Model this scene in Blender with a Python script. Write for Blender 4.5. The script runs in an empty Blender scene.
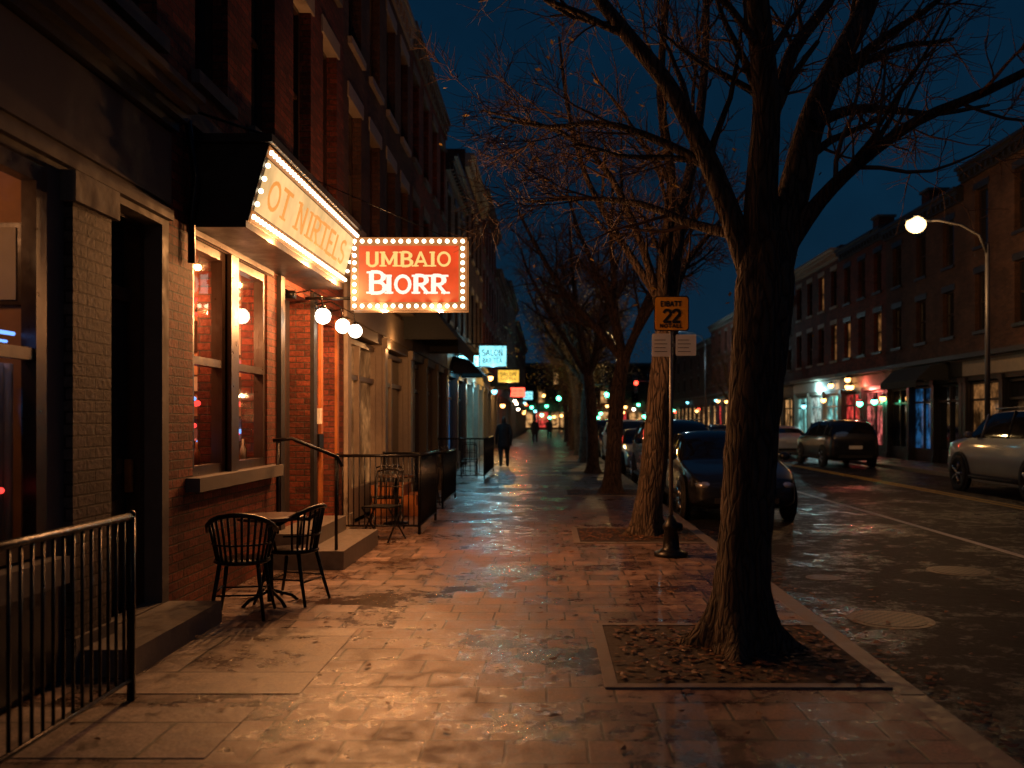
import bpy, math, random
from mathutils import Vector, Matrix
R=math.radians
scene=bpy.context.scene
COL=scene.collection
# ---------------------------------------------------------------- materials
MATS={}
def newmat(name):
    m=bpy.data.materials.new(name); m.use_nodes=True
    nt=m.node_tree; b=nt.nodes['Principled BSDF']
    MATS[name]=m
    return m,nt,b
def N(nt,t,**kw):
    n=nt.nodes.new(t)
    for k,v in kw.items():
        if k in n.inputs: n.inputs[k].default_value=v
        else: setattr(n,k,v)
    return n
def L(nt,a,b): nt.links.new(a,b)
def c4(c): return (c[0],c[1],c[2],1)
def ramp(nt,fac,stops):
    r=nt.nodes.new('ShaderNodeValToRGB')
    el=r.color_ramp.elements
    while len(el)<len(stops): el.new(0.5)
    for e,(p,c) in zip(el,stops):
        e.position=p; e.color=c4(c) if not isinstance(c,(int,float)) else (c,c,c,1)
    L(nt,fac,r.inputs['Fac']); return r.outputs['Color']
def mixc(nt,fac,a,b,mode='MIX'):
    m=nt.nodes.new('ShaderNodeMix'); m.data_type='RGBA'; m.blend_type=mode
    for sock,v in ((m.inputs[0],fac),(m.inputs[6],a),(m.inputs[7],b)):
        if hasattr(v,'is_output'): L(nt,v,sock)
        elif isinstance(v,(int,float)): sock.default_value=v if sock==m.inputs[0] else (v,v,v,1)
        else: sock.default_value=c4(v)
    return m.outputs[2]
def mth(nt,op,a,b=None):
    m=nt.nodes.new('ShaderNodeMath'); m.operation=op
    for i,v in enumerate((a,b)):
        if v is None: continue
        if hasattr(v,'is_output'): L(nt,v,m.inputs[i])
        else: m.inputs[i].default_value=v
    return m.outputs[0]
def objco(nt): return nt.nodes.new('ShaderNodeTexCoord').outputs['Object']
def noise(nt,vec,scale,detail=4,rough=0.6):
    n=N(nt,'ShaderNodeTexNoise'); n.inputs['Scale'].default_value=scale; n.inputs['Detail'].default_value=detail; n.inputs['Roughness'].default_value=rough
    L(nt,vec,n.inputs['Vector']); return n.outputs['Fac']
def wallvec(nt):
    s=nt.nodes.new('ShaderNodeSeparateXYZ'); L(nt,objco(nt),s.inputs[0])
    c=nt.nodes.new('ShaderNodeCombineXYZ'); L(nt,mth(nt,'ADD',s.outputs[0],s.outputs[1]),c.inputs[0]); L(nt,s.outputs[2],c.inputs[1])
    return c.outputs[0]
def bump(nt,b,h,strength=0.3,dist=0.01,nrm=None):
    n=nt.nodes.new('ShaderNodeBump'); n.inputs['Strength'].default_value=strength; n.inputs['Distance'].default_value=dist
    L(nt,h,n.inputs['Height'])
    if nrm is not None: L(nt,nrm,n.inputs['Normal'])
    L(nt,n.outputs[0],b.inputs['Normal'])
def simple(name,col,rough=0.5,metal=0.0,ns=14,var=0.35,bm=0.15):
    m,nt,b=newmat(name); f=noise(nt,objco(nt),ns)
    c=mixc(nt,f,[x*(1-var) for x in col],[min(1,x*(1+var)) for x in col]); L(nt,c,b.inputs['Base Color'])
    L(nt,ramp(nt,f,[(0.3,rough*.75),(0.7,min(1,rough*1.25))]),b.inputs['Roughness'])
    b.inputs['Metallic'].default_value=metal
    if bm: bump(nt,b,f,bm,0.01)
    return m
def emit(name,col,s,var=0.0,ns=3,sample=False):
    m,nt,b=newmat(name)
    b.inputs['Base Color'].default_value=(0.02,0.02,0.02,1); b.inputs['Specular IOR Level'].default_value=.1
    b.inputs['Emission Strength'].default_value=s
    if not sample: m.cycles.emission_sampling='NONE'
    if var:
        f=noise(nt,objco(nt),ns,3)
        L(nt,mixc(nt,ramp(nt,f,[(0.3,0.0),(0.7,1.0)]),[x*(1-var) for x in col],col),b.inputs['Emission Color'])
    else: b.inputs['Emission Color'].default_value=c4(col)
    return m
def brick(name,c1,c2,mortar,rough=0.75):
    m,nt,b=newmat(name); v=wallvec(nt)
    t=N(nt,'ShaderNodeTexBrick'); L(nt,v,t.inputs['Vector'])
    for k,x in (('Scale',1),('Brick Width',0.215),('Row Height',0.075),('Mortar Size',0.007),('Mortar Smooth',0.3)): t.inputs[k].default_value=x
    t.inputs['Color1'].default_value=c4(c1); t.inputs['Color2'].default_value=c4(c2); t.inputs['Mortar'].default_value=c4(mortar)
    big=ramp(nt,noise(nt,v,0.9,6),[(0.3,0.4),(0.7,1.15)])
    fn=noise(nt,v,26,4); fine=ramp(nt,fn,[(0.3,0.5),(0.7,1.25)])
    c=mixc(nt,1.0,t.outputs['Color'],big,'MULTIPLY'); c=mixc(nt,1.0,c,fine,'MULTIPLY')
    L(nt,c,b.inputs['Base Color']); b.inputs['Roughness'].default_value=rough; b.inputs['Specular IOR Level'].default_value=.3
    h=mth(nt,'ADD',mth(nt,'MULTIPLY',t.outputs['Fac'],-1.0),mth(nt,'MULTIPLY',fn,0.6))
    bump(nt,b,h,1.0,0.014)
    return m
brick('brick_red',(0.24,0.055,0.028),(0.10,0.025,0.015),(0.07,0.048,0.036))
brick('brick_brown',(0.13,0.06,0.036),(0.075,0.034,0.021),(0.07,0.055,0.045))
brick('brick_grey',(0.2,0.17,0.15),(0.14,0.12,0.11),(0.08,0.07,0.065))
brick('brick_painted',(0.15,0.12,0.1),(0.09,0.075,0.063),(0.035,0.029,0.025))
simple('stone',(0.095,0.086,0.078),0.75,ns=6,var=0.55,bm=.6)
simple('stone_pale',(0.28,0.24,0.19),0.7,ns=5,var=0.45,bm=.4)
simple('step_stone',(0.13,0.115,0.1),0.5,ns=9,var=0.6,bm=.6)
simple('dark_paint',(0.018,0.017,0.018),0.4,ns=10)
simple('frame_brown',(0.035,0.02,0.014),0.35,ns=12)
simple('frame_pale',(0.27,0.22,0.165),0.5,ns=12)
simple('wood_door',(0.32,0.11,0.03),0.4,ns=5,var=.5)
simple('table_wood',(0.06,0.03,0.015),0.35,ns=12,var=.5)
simple('black_iron',(0.012,0.012,0.013),0.33,metal=.6,ns=40)
simple('steel',(0.14,0.14,0.15),0.5,metal=.7,ns=30)
simple('roof_tar',(0.03,0.03,0.032),0.9)
simple('interior',(0.36,0.2,0.11),0.8,ns=3,var=.7)
simple('curtain',(0.4,0.36,0.3),0.9,ns=3,var=.4)
simple('canvas',(0.02,0.024,0.026),0.85,ns=30)
simple('soil',(0.03,0.019,0.013),0.9,ns=18,var=.6,bm=1.0)
simple('white_paint',(0.55,0.53,0.48),0.6,ns=9,var=.5)
simple('sign_white',(0.75,0.74,0.7),0.45,ns=12,var=.1,bm=0)
simple('sign_yellow',(0.85,0.36,0.01),0.4,ns=10,var=.12,bm=0)
simple('ink',(0.012,0.012,0.012),0.5,bm=0)
simple('tyre',(0.015,0.015,0.015),0.8)
simple('rim',(0.35,0.35,0.36),0.3,metal=1)
simple('coat',(0.012,0.012,0.016),0.85)
simple('skin',(0.5,0.3,0.22),0.6)
simple('hair',(0.03,0.02,0.015),0.6)
simple('leaf_dry',(0.13,0.052,0.018),0.6,ns=30,var=.8,bm=0)
simple('leaf_tree',(0.2,0.13,0.025),0.6,ns=6,var=.6,bm=0)
simple('gold_trim',(0.4,0.22,0.07),0.35,metal=.7)
simple('marquee_metal',(0.02,0.015,0.013),0.45,ns=7,var=.5)
def glassm(name,alpha=0.5):
    m,nt,b=newmat(name)
    nt.nodes.remove(b); out=[n for n in nt.nodes if n.type=='OUTPUT_MATERIAL'][0]
    tr=N(nt,'ShaderNodeBsdfTransparent'); tr.inputs[0].default_value=(alpha+.4,alpha+.38,alpha+.35,1)
    gl=N(nt,'ShaderNodeBsdfGlossy'); gl.inputs['Roughness'].default_value=0.03; gl.inputs[0].default_value=(.9,.9,.9,1)
    bp=N(nt,'ShaderNodeBump'); bp.inputs['Strength'].default_value=.05; bp.inputs['Distance'].default_value=.02
    L(nt,noise(nt,objco(nt),2.2,2),bp.inputs['Height']); L(nt,bp.outputs[0],gl.inputs['Normal'])
    fr=N(nt,'ShaderNodeLayerWeight'); fr.inputs[0].default_value=.5
    fac=mth(nt,'ADD',mth(nt,'MULTIPLY',mth(nt,'POWER',fr.outputs['Facing'],4.0),.6),.06)
    mx=N(nt,'ShaderNodeMixShader'); L(nt,fac,mx.inputs[0]); L(nt,tr.outputs[0],mx.inputs[1]); L(nt,gl.outputs[0],mx.inputs[2])
    L(nt,mx.outputs[0],out.inputs[0])
glassm('glass')
def darkglass(name,col,rough=.06,em=None,es=0):
    m,nt,b=newmat(name); b.inputs['Base Color'].default_value=c4(col); b.inputs['Roughness'].default_value=rough
    b.inputs['Specular IOR Level'].default_value=.8
    n=noise(nt,objco(nt),1.3,2); bump(nt,b,n,.06,.03)
    m.cycles.emission_sampling='NONE'
    if em:
        co=objco(nt); f=noise(nt,co,1.6,2); f2=noise(nt,co,9,5,.7)
        k=mixc(nt,1.0,ramp(nt,f,[(.38,.08),(.62,1)]),ramp(nt,f2,[(.35,.25),(.65,1.2)]),'MULTIPLY')
        L(nt,mixc(nt,1.0,k,em,'MULTIPLY'),b.inputs['Emission Color']); b.inputs['Emission Strength'].default_value=es
    return m
darkglass('glass_dark',(0.01,0.012,0.015))
darkglass('glass_warm',(0.02,0.015,0.01),em=(1,.42,.13),es=.28)
darkglass('glass_warm_b',(0.02,0.015,0.01),em=(1,.5,.18),es=1.1)
darkglass('glass_cyan',(0.01,0.02,0.02),em=(.3,.9,.85),es=1.1)
darkglass('glass_red',(0.02,0.01,0.01),em=(1,.07,.06),es=1.3)
darkglass('glass_pink',(0.02,0.01,0.01),em=(1,.2,.18),es=1.0)
darkglass('glass_blue',(0.01,0.01,0.03),em=(.06,.35,.9),es=.3)
darkglass('glass_white',(0.02,0.02,0.02),em=(.8,.95,.85),es=.8)
darkglass('car_glass',(0.008,0.009,0.011),rough=.04)
def paint(name,col):
    m,nt,b=newmat(name); b.inputs['Base Color'].default_value=c4(col); b.inputs['Metallic'].default_value=.3
    b.inputs['Coat Weight'].default_value=.9; b.inputs['Coat Roughness'].default_value=.05; b.inputs['Roughness'].default_value=.35
paint('paint_black',(0.012,0.014,0.018)); paint('paint_white',(0.6,0.6,0.6)); paint('paint_silver',(0.2,0.2,0.205)); paint('paint_blue',(0.02,0.04,0.08))
# bark
m,nt,b=newmat('bark')
co=objco(nt); mp=N(nt,'ShaderNodeMapping'); mp.inputs['Scale'].default_value=(1,1,.17); L(nt,co,mp.inputs[0])
f=noise(nt,mp.outputs[0],26,7,.72); f2=noise(nt,co,3,3)
vo=N(nt,'ShaderNodeTexVoronoi'); vo.feature='DISTANCE_TO_EDGE'; vo.inputs['Scale'].default_value=20
wv=N(nt,'ShaderNodeVectorMath'); wv.operation='ADD'; L(nt,mp.outputs[0],wv.inputs[0])
nz=N(nt,'ShaderNodeTexNoise'); nz.inputs['Scale'].default_value=9; L(nt,mp.outputs[0],nz.inputs['Vector']); sc_=N(nt,'ShaderNodeVectorMath'); sc_.operation='SCALE'; L(nt,nz.outputs['Color'],sc_.inputs[0]); sc_.inputs['Scale'].default_value=.12; L(nt,sc_.outputs[0],wv.inputs[1])
L(nt,wv.outputs[0],vo.inputs['Vector'])
rid=ramp(nt,vo.outputs['Distance'],[(0,0),(.22,1)])
hh=mth(nt,'ADD',mth(nt,'MULTIPLY',rid,.8),f)
c=mixc(nt,ramp(nt,hh,[(.45,0),(.95,1)]),(0.012,0.008,0.006),(0.105,0.07,0.048)); c=mixc(nt,1.0,c,ramp(nt,f2,[(.3,.6),(.7,1.2)]),'MULTIPLY')
L(nt,c,b.inputs['Base Color']); b.inputs['Roughness'].default_value=.85; bump(nt,b,hh,1.0,.04)
simple('twig',(0.11,0.065,0.042),.8,ns=5,var=.4,bm=0)
# pavement
def paving(name,w,h,base,dark,mort=.006,wet=1.0,rlo=.10,rhi=.55):
    m,nt,b=newmat(name); co=objco(nt)
    wn=N(nt,'ShaderNodeTexNoise'); wn.inputs['Scale'].default_value=5; L(nt,co,wn.inputs['Vector'])
    ws=N(nt,'ShaderNodeVectorMath'); ws.operation='SCALE'; L(nt,wn.outputs['Color'],ws.inputs[0]); ws.inputs['Scale'].default_value=.014
    wa=N(nt,'ShaderNodeVectorMath'); wa.operation='ADD'; L(nt,co,wa.inputs[0]); L(nt,ws.outputs[0],wa.inputs[1])
    t=N(nt,'ShaderNodeTexBrick'); L(nt,wa.outputs[0],t.inputs['Vector']); t.offset=.5; t.offset_frequency=2; t.squash=.72; t.squash_frequency=3
    for k,x in (('Scale',1),('Brick Width',w),('Row Height',h),('Mortar Size',mort),('Mortar Smooth',.25)): t.inputs[k].default_value=x
    t.inputs['Color1'].default_value=(0,0,0,1); t.inputs['Color2'].default_value=(1,1,1,1); t.inputs['Mortar'].default_value=(.5,.5,.5,1)
    rnd=t.outputs['Color']; mo=t.outputs['Fac']
    c=mixc(nt,rnd,dark,base)
    n1=noise(nt,co,.9,5); n2=noise(nt,co,6,8,.75); n3=noise(nt,co,55,4,.7)
    c=mixc(nt,1.0,c,ramp(nt,n1,[(.3,.55),(.7,1.25)]),'MULTIPLY')
    c=mixc(nt,1.0,c,ramp(nt,n2,[(.36,.4),(.5,.95),(.66,1.5)]),'MULTIPLY')
    c=mixc(nt,1.0,c,ramp(nt,n3,[(.3,.45),(.6,1.25)]),'MULTIPLY')
    c=mixc(nt,mo,c,(.006,.005,.0045)); L(nt,c,b.inputs['Base Color'])
    wetm=ramp(nt,mth(nt,'ADD',mth(nt,'MULTIPLY',n1,.5),mth(nt,'MULTIPLY',n2,.5)),[(.43,rlo),(.58,rhi)])
    rr=mth(nt,'ADD',wetm,mth(nt,'MULTIPLY',rnd,.16))
    L(nt,rr,b.inputs['Roughness']); b.inputs['Specular IOR Level'].default_value=.75*wet
    geo=N(nt,'ShaderNodeNewGeometry'); cx=nt.nodes.new('ShaderNodeCombineXYZ')
    L(nt,mth(nt,'MULTIPLY',mth(nt,'SUBTRACT',rnd,.5),.06),cx.inputs[0]); L(nt,mth(nt,'MULTIPLY',mth(nt,'SUBTRACT',mth(nt,'FRACT',mth(nt,'MULTIPLY',rnd,7.3)),.5),.09),cx.inputs[1])
    va=N(nt,'ShaderNodeVectorMath'); va.operation='ADD'; L(nt,geo.outputs['Normal'],va.inputs[0]); L(nt,cx.outputs[0],va.inputs[1])
    vn=N(nt,'ShaderNodeVectorMath'); vn.operation='NORMALIZE'; L(nt,va.outputs[0],vn.inputs[0])
    h_=mth(nt,'ADD',mth(nt,'MULTIPLY',mo,-1.5),mth(nt,'ADD',mth(nt,'MULTIPLY',n2,1.3),mth(nt,'MULTIPLY',n3,.22)))
    bump(nt,b,h_,.7,.01,vn.outputs[0])
paving('paving',.40,.30,(.24,.15,.11),(.095,.062,.046),.009)
paving('paving_big',1.3,.95,(.32,.25,.19),(.22,.17,.13),.01,rlo=.2)
paving('paving_far',1.2,1.2,(.14,.12,.11),(.10,.09,.08),.01)
m,nt,b=newmat('asphalt'); co=objco(nt)
n1=noise(nt,co,.35,4); n2=noise(nt,co,80,3); n3=noise(nt,co,4,7,.75)
c=mixc(nt,n2,(.006,.0055,.005),(.032,.028,.025)); c=mixc(nt,1.0,c,ramp(nt,n3,[(.35,.45),(.65,1.4)]),'MULTIPLY'); L(nt,c,b.inputs['Base Color'])
wm=mth(nt,'ADD',mth(nt,'MULTIPLY',n1,.5),mth(nt,'MULTIPLY',n3,.5))
L(nt,ramp(nt,wm,[(.42,.14),(.52,.6)]),b.inputs['Roughness'])
L(nt,ramp(nt,wm,[(.42,.55),(.52,.14)]),b.inputs['Specular IOR Level'])
bump(nt,b,mth(nt,'ADD',mth(nt,'MULTIPLY',n2,.8),mth(nt,'MULTIPLY',n3,2.0)),.8,.012)
simple('kerb_stone',(.17,.14,.115),.5,ns=8,var=.6,bm=.8)
simple('patch',(.09,.07,.055),.5,ns=9,var=.3)
simple('cover_rim',(.12,.095,.075),.5,ns=20)
simple('yellow_line',(.5,.3,.03),.6,ns=12,var=.5)
m,nt,b=newmat('iron_cover'); v=N(nt,'ShaderNodeTexChecker'); v.inputs['Scale'].default_value=22; L(nt,objco(nt),v.inputs[0])
L(nt,mixc(nt,v.outputs['Fac'],(.02,.015,.012),(.10,.072,.052)),b.inputs['Base Color']); b.inputs['Roughness'].default_value=.5; bump(nt,b,v.outputs['Fac'],1,.015)
# emissive
emit('bulb',(1,.80,.50),7)
emit('globe_glow',(1,.82,.6),12,sample=True)
emit('marquee_face',(1,.60,.24),1.15,.4,2.2)
emit('marquee_letter',(1,.36,.07),.9)
emit('blade_red',(1,.065,.012),.9,.3,3)
emit('blade_border',(1,.34,.09),.5,.3,6)
emit('letter_white',(1,.88,.72),1.2)
emit('letter_amber',(1,.66,.2),1.0)
emit('lamp_head',(1,.62,.26),4.5)
emit('lamp_cool',(.6,.95,1),20)
emit('cyan_light',(.25,.85,1),4.0); emit('cyan_sign',(.3,.85,.95),2.0,.6,5); emit('yellow_sign_l',(1,.55,.06),1.5,.6,5)
emit('green_light',(.1,1,.5),14); emit('red_light',(1,.06,.03),6); emit('amber_light',(1,.45,.12),9)
emit('neon_red',(1,.05,.04),2.6); emit('neon_blue',(.15,.35,1),2.4); emit('window_glow_pink',(1,.2,.16),1.0,.5,5)
emit('tail_dim',(.7,.02,.01),.5)
m,nt,b=newmat('lens'); b.inputs['Base Color'].default_value=(.6,.62,.65,1); b.inputs['Roughness'].default_value=.12; b.inputs['Metallic'].default_value=.7
# ---------------------------------------------------------------- mesh builder
class MB:
    def __init__(s): s.v=[]; s.f=[]; s.m=[]; s.sm=[]; s.mats=[]
    def mi(s,mat):
        if mat not in s.mats: s.mats.append(mat)
        return s.mats.index(mat)
    def add(s,vs,fs,mat,smooth=False):
        o=len(s.v); s.v+= [tuple(v) for v in vs]; i=s.mi(mat)
        for f in fs: s.f.append([o+a for a in f]); s.m.append(i); s.sm.append(smooth)
    def box(s,x0,x1,y0,y1,z0,z1,mat):
        x0,x1=min(x0,x1),max(x0,x1); y0,y1=min(y0,y1),max(y0,y1); z0,z1=min(z0,z1),max(z0,z1)
        vs=[(x,y,z) for z in (z0,z1) for y in (y0,y1) for x in (x0,x1)]
        s.add(vs,[(0,2,3,1),(4,5,7,6),(0,1,5,4),(2,6,7,3),(0,4,6,2),(1,3,7,5)],mat)
    def tube(s,pts,rads,mat,n=8,smooth=True,cap=True):
        pts=[Vector(p) for p in pts]
        if isinstance(rads,(int,float)): rads=[rads]*len(pts)
        vs=[];fs=[]
        t=(pts[1]-pts[0]).normalized()
        a=Vector((0,0,1)) if abs(t.z)<.9 else Vector((1,0,0))
        u=t.cross(a).normalized()
        for i,p in enumerate(pts):
            if i==0: tt=pts[1]-pts[0]
            elif i==len(pts)-1: tt=pts[-1]-pts[-2]
            else: tt=pts[i+1]-pts[i-1]
            tt.normalize(); u=(u-tt*u.dot(tt)).normalized(); w=tt.cross(u)
            for k in range(n):
                an=2*math.pi*k/n; vs.append(p+(u*math.cos(an)+w*math.sin(an))*rads[i])
        for i in range(len(pts)-1):
            for k in range(n):
                k2=(k+1)%n; fs.append((i*n+k,i*n+k2,(i+1)*n+k2,(i+1)*n+k))
        if cap:
            fs.append(tuple(range(n-1,-1,-1))); e=(len(pts)-1)*n; fs.append(tuple(e+k for k in range(n)))
        s.add(vs,fs,mat,smooth)
    def lathe(s,prof,c,mat,n=16,axis='z',smooth=True):
        vs=[];fs=[]
        for r,h in prof:
            for k in range(n):
                a=2*math.pi*k/n; x,y=r*math.cos(a),r*math.sin(a)
                p=(x,y,h) if axis=='z' else ((h,x,y) if axis=='x' else (x,h,y))
                vs.append((c[0]+p[0],c[1]+p[1],c[2]+p[2]))
        for i in range(len(prof)-1):
            for k in range(n):
                k2=(k+1)%n; fs.append((i*n+k,i*n+k2,(i+1)*n+k2,(i+1)*n+k))
        fs.append(tuple(range(n-1,-1,-1))); e=(len(prof)-1)*n; fs.append(tuple(e+k for k in range(n)))
        s.add(vs,fs,mat,smooth)
    def ball(s,c,r,mat,n=10,m=6,sc=(1,1,1)):
        vs=[];fs=[]
        for j in range(1,m):
            ph=math.pi*j/m
            for k in range(n):
                a=2*math.pi*k/n; vs.append((c[0]+sc[0]*r*math.sin(ph)*math.cos(a),c[1]+sc[1]*r*math.sin(ph)*math.sin(a),c[2]+sc[2]*r*math.cos(ph)))
        vs.append((c[0],c[1],c[2]+r*sc[2])); vs.append((c[0],c[1],c[2]-r*sc[2])); T=len(vs)-2
        for j in range(m-2):
            for k in range(n):
                k2=(k+1)%n; fs.append((j*n+k,(j+1)*n+k,(j+1)*n+k2,j*n+k2))
        for k in range(n):
            k2=(k+1)%n; fs.append((T,k,k2)); fs.append((T+1,(m-2)*n+k2,(m-2)*n+k))
        s.add(vs,fs,mat,True)
    def obj(s,name,parent=None,loc=(0,0,0),rot=0):
        me=bpy.data.meshes.new(name); me.from_pydata(s.v,[],s.f)
        for mt in s.mats: me.materials.append(MATS[mt])
        me.polygons.foreach_set('material_index',s.m); me.polygons.foreach_set('use_smooth',s.sm); me.update()
        o=bpy.data.objects.new(name,me); COL.objects.link(o); o.location=loc; o.rotation_euler=(0,0,rot)
        if parent: o.parent=parent
        return o
class Group:
    def __init__(s,name,loc=(0,0,0),rot=0,sc=1): s.name=name; s.parts={}; s.loc=loc; s.rot=rot; s.sc=sc
    def __getitem__(s,k):
        if k not in s.parts: s.parts[k]=MB()
        return s.parts[k]
    def done(s):
        e=bpy.data.objects.new(s.name,None); COL.objects.link(e); e.location=s.loc; e.rotation_euler=(0,0,s.rot); e.scale=(s.sc,)*3
        s.obs={k:mb.obj(k,e) for k,mb in s.parts.items()}; s.e=e; return e
def light(name,loc,power,col,rad=.03,parent=None,typ='POINT',**kw):
    l=bpy.data.lights.new(name,typ); l.energy=power; l.color=col
    if typ!='AREA': l.shadow_soft_size=rad
    for k,v in kw.items(): setattr(l,k,v)
    o=bpy.data.objects.new(name,l); COL.objects.link(o); o.location=loc
    if parent: o.parent=parent
    return o
# ---------------------------------------------------------------- letters
def arc(cx,cy,rx,ry,a0,a1,n=8): return [(cx+rx*math.cos(R(a0+(a1-a0)*i/n)),cy+ry*math.sin(R(a0+(a1-a0)*i/n))) for i in range(n+1)]
GL={'B':(.66,[[(.12,0),(.12,1)],[(.12,1)]+arc(.3,.76,.22,.24,90,-90)+[(.12,.52)],[(.12,.52)]+arc(.32,.26,.25,.26,90,-90)+[(.12,0)]],[.12]),
'I':(.38,[[(.18,0),(.18,1)]],[.18]),
'O':(.75,[arc(.35,.5,.28,.47,0,360,16)],[]),
'R':(.7,[[(.12,0),(.12,1)],[(.12,1)]+arc(.3,.74,.24,.26,90,-90)+[(.12,.48)],[(.3,.48),(.58,0)]],[.12,.6]),
'A':(.76,[[(.08,0),(.35,1)],[(.35,1),(.64,0)],[(.18,.33),(.54,.33)]],[.08,.64]),
'M':(.95,[[(.12,0),(.12,1)],[(.12,1),(.43,.15)],[(.43,.15),(.74,1)],[(.74,1),(.74,0)]],[.12,.76]),
'U':(.7,[[(.08,1),(.08,.3)]+arc(.3,.26,.22,.26,180,360)+[(.52,1)]],[]),
'N':(.75,[[(.1,0),(.1,1)],[(.1,1),(.55,0)],[(.55,0),(.55,1)]],[.1]),
'T':(.65,[[(.3,0),(.3,1)],[(.02,1),(.58,1)]],[.3]),
'E':(.6,[[(.1,0),(.1,1)],[(.1,1),(.5,1)],[(.1,.5),(.4,.5)],[(.1,0),(.5,0)]],[.1]),
'L':(.55,[[(.1,0),(.1,1)],[(.1,0),(.48,0)]],[.1]),
'S':(.6,[arc(.28,.75,.22,.25,40,270)+arc(.28,.25,.22,.25,90,-140)],[]),
'2':(.6,[arc(.28,.72,.22,.28,170,-30)+[(.06,0),(.52,0)]],[]),
' ':(.4,[],[])}
def letters(mb,text,org,u,v,n,H,mat,sw=.16,serif=True,width=None,xs=1.0,big=1.0):
    u,v,n=Vector(u),Vector(v),Vector(n); org=Vector(org)
    tot=sum(GL[c][0] for c in text)*H*xs
    if width: xs*=width/tot
    x=0; cnt=0
    def seg(p,q,w,ext=.15):
        nonlocal cnt
        p=Vector(p);q=Vector(q); d=(q-p)
        if d.length<1e-5: return
        d=d.normalized(); s_=Vector((-d.y,d.x))*w/2; p=p-d*w*ext;q=q+d*w*ext
        cnt+=1; off=.004+.00025*(cnt%9)
        c=[p-s_,q-s_,q+s_,p+s_]
        lo=[org+u*a.x+v*a.y for a in c]; hi=[a+n*off for a in lo]
        mb.add(lo+hi,[(4,5,6,7),(0,1,5,4),(1,2,6,5),(2,3,7,6),(3,0,4,7)],mat)
    for ci,ch in enumerate(text):
        w,st,sf=GL[ch]; h=H*(big if ci==0 else 1)
        for pl in st:
            for a,b_ in zip(pl,pl[1:]):
                vert=abs(a[0]-b_[0])<.02
                seg((x+a[0]*xs*h,a[1]*h),(x+b_[0]*xs*h,b_[1]*h),sw*H*(1.25 if (vert and serif) else .85 if serif else 1))
        if serif:
            for sx in sf:
                seg((x+(sx-.16)*xs*h,.02*h),(x+(sx+.16)*xs*h,.02*h),sw*H*.5)
                if ch in 'BIRMN': seg((x+(sx-.15)*xs*h,.98*h),(x+(sx+.1)*xs*h,.98*h),sw*H*.5)
        x+=w*xs*H
# ---------------------------------------------------------------- ground
g=MB(); g.box(-400,400,-200,600,-.6,-.3,'asphalt'); g.obj('ground')
g=MB(); g.box(2.2,12.1,-30,220,-.3,-.12,'asphalt'); g.obj('road')
g=MB(); g.box(-3.2,2.05,-30,220,-.3,0,'paving'); g.obj('sidewalk')
g=MB(); g.box(12.25,14.6,-30,220,-.3,0,'paving_far'); g.obj('sidewalk')
rng=random.Random(5)
g=MB(); y=-10
while y<120:
    l=1.5+rng.random()*.4; g.box(2.05,2.2+rng.uniform(-.004,.004),y+.006,y+l-.006,-.3,.004+rng.uniform(-.004,.004),'kerb_stone'); y+=l
g.obj('kerb')
g=MB(); g.box(12.1,12.25,-20,200,-.3,.004,'kerb_stone'); g.obj('kerb')
g=MB(); g.box(5.93,6.03,-20,160,-.12,-.116,'white_paint'); g.obj('lane_marking')
g=MB(); g.box(9.12,9.22,-20,160,-.12,-.116,'yellow_line'); g.box(9.34,9.44,-20,160,-.12,-.116,'yellow_line'); g.obj('lane_marking')
g=MB(); g.box(-2.95,-1.62,4.25,5.0,0,.005,'paving_big'); g.obj('paving_slab')
g=MB(); g.box(-2.55,-1.45,5.25,6.9,0,.005,'paving_big'); g.obj('paving_slab')
def manhole(x,y,r,mat='iron_cover'):
    g=MB()
    if mat=='iron_cover': g.lathe([(r*1.12,-.121),(r*1.12,-.1165),(r*1.0,-.1165)],(x,y,0),'cover_rim',28,smooth=False)
    g.lathe([(r*.94,-.121),(r*.94,-.113)],(x,y,0),mat,28,smooth=False); g.obj('manhole_cover')
manhole(2.95,7.75,.32); manhole(4.67,10.25,.3); manhole(3.0,9.8,.2,'patch')
def leaves(name,regions,mat,seed):
    r=random.Random(seed); mb=MB()
    for (x0,x1,y0,y1,n,z) in regions:
        for i in range(n):
            x=r.uniform(x0,x1); y=r.uniform(y0,y1); a=r.uniform(0,6.28); s=r.uniform(.02,.045); t=r.uniform(-.5,.5); t2=r.uniform(-.4,.4)
            ca,sa=math.cos(a),math.sin(a); pts=[]
            for (p,q) in ((-1,0),(-.3,.5),(.4,.45),(1,0),(.4,-.45),(-.3,-.5)):
                px_,py=p*s,q*s; pts.append((x+px_*ca-py*sa,y+px_*sa+py*ca,z+.008+abs(px_*t)+abs(py*t2)+r.uniform(0,.006)))
            mb.add(pts,[(0,1,2,3),(0,3,4,5)],mat)
    return mb.obj(name)
for yc in (6.2,12.5,19.8,27,34):
    g=MB(); y0,y1=yc-.85,yc+.85
    g.box(.42,2.05,y0+.08,y1-.08,-.02,.006,'soil')
    g.box(.34,.42,y0,y1,0,.012,'kerb_stone'); g.box(.42,2.05,y0,y0+.08,0,.012,'kerb_stone'); g.box(.42,2.05,y1-.08,y1,0,.012,'kerb_stone')
    g.obj('tree_pit')
leaves('fallen_leaves',[(.45,2.02,5.45,6.95,420,.006),(.45,2.0,11.8,13.2,420,.006),(.0,2.0,4,14,130,0),(-2.9,.4,4,14,70,0),(2.2,2.6,4,14,330,-.12),(2.3,5,5,14,110,-.12),(.45,2.0,19,20.6,300,.006)],'leaf_dry',3)
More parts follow.
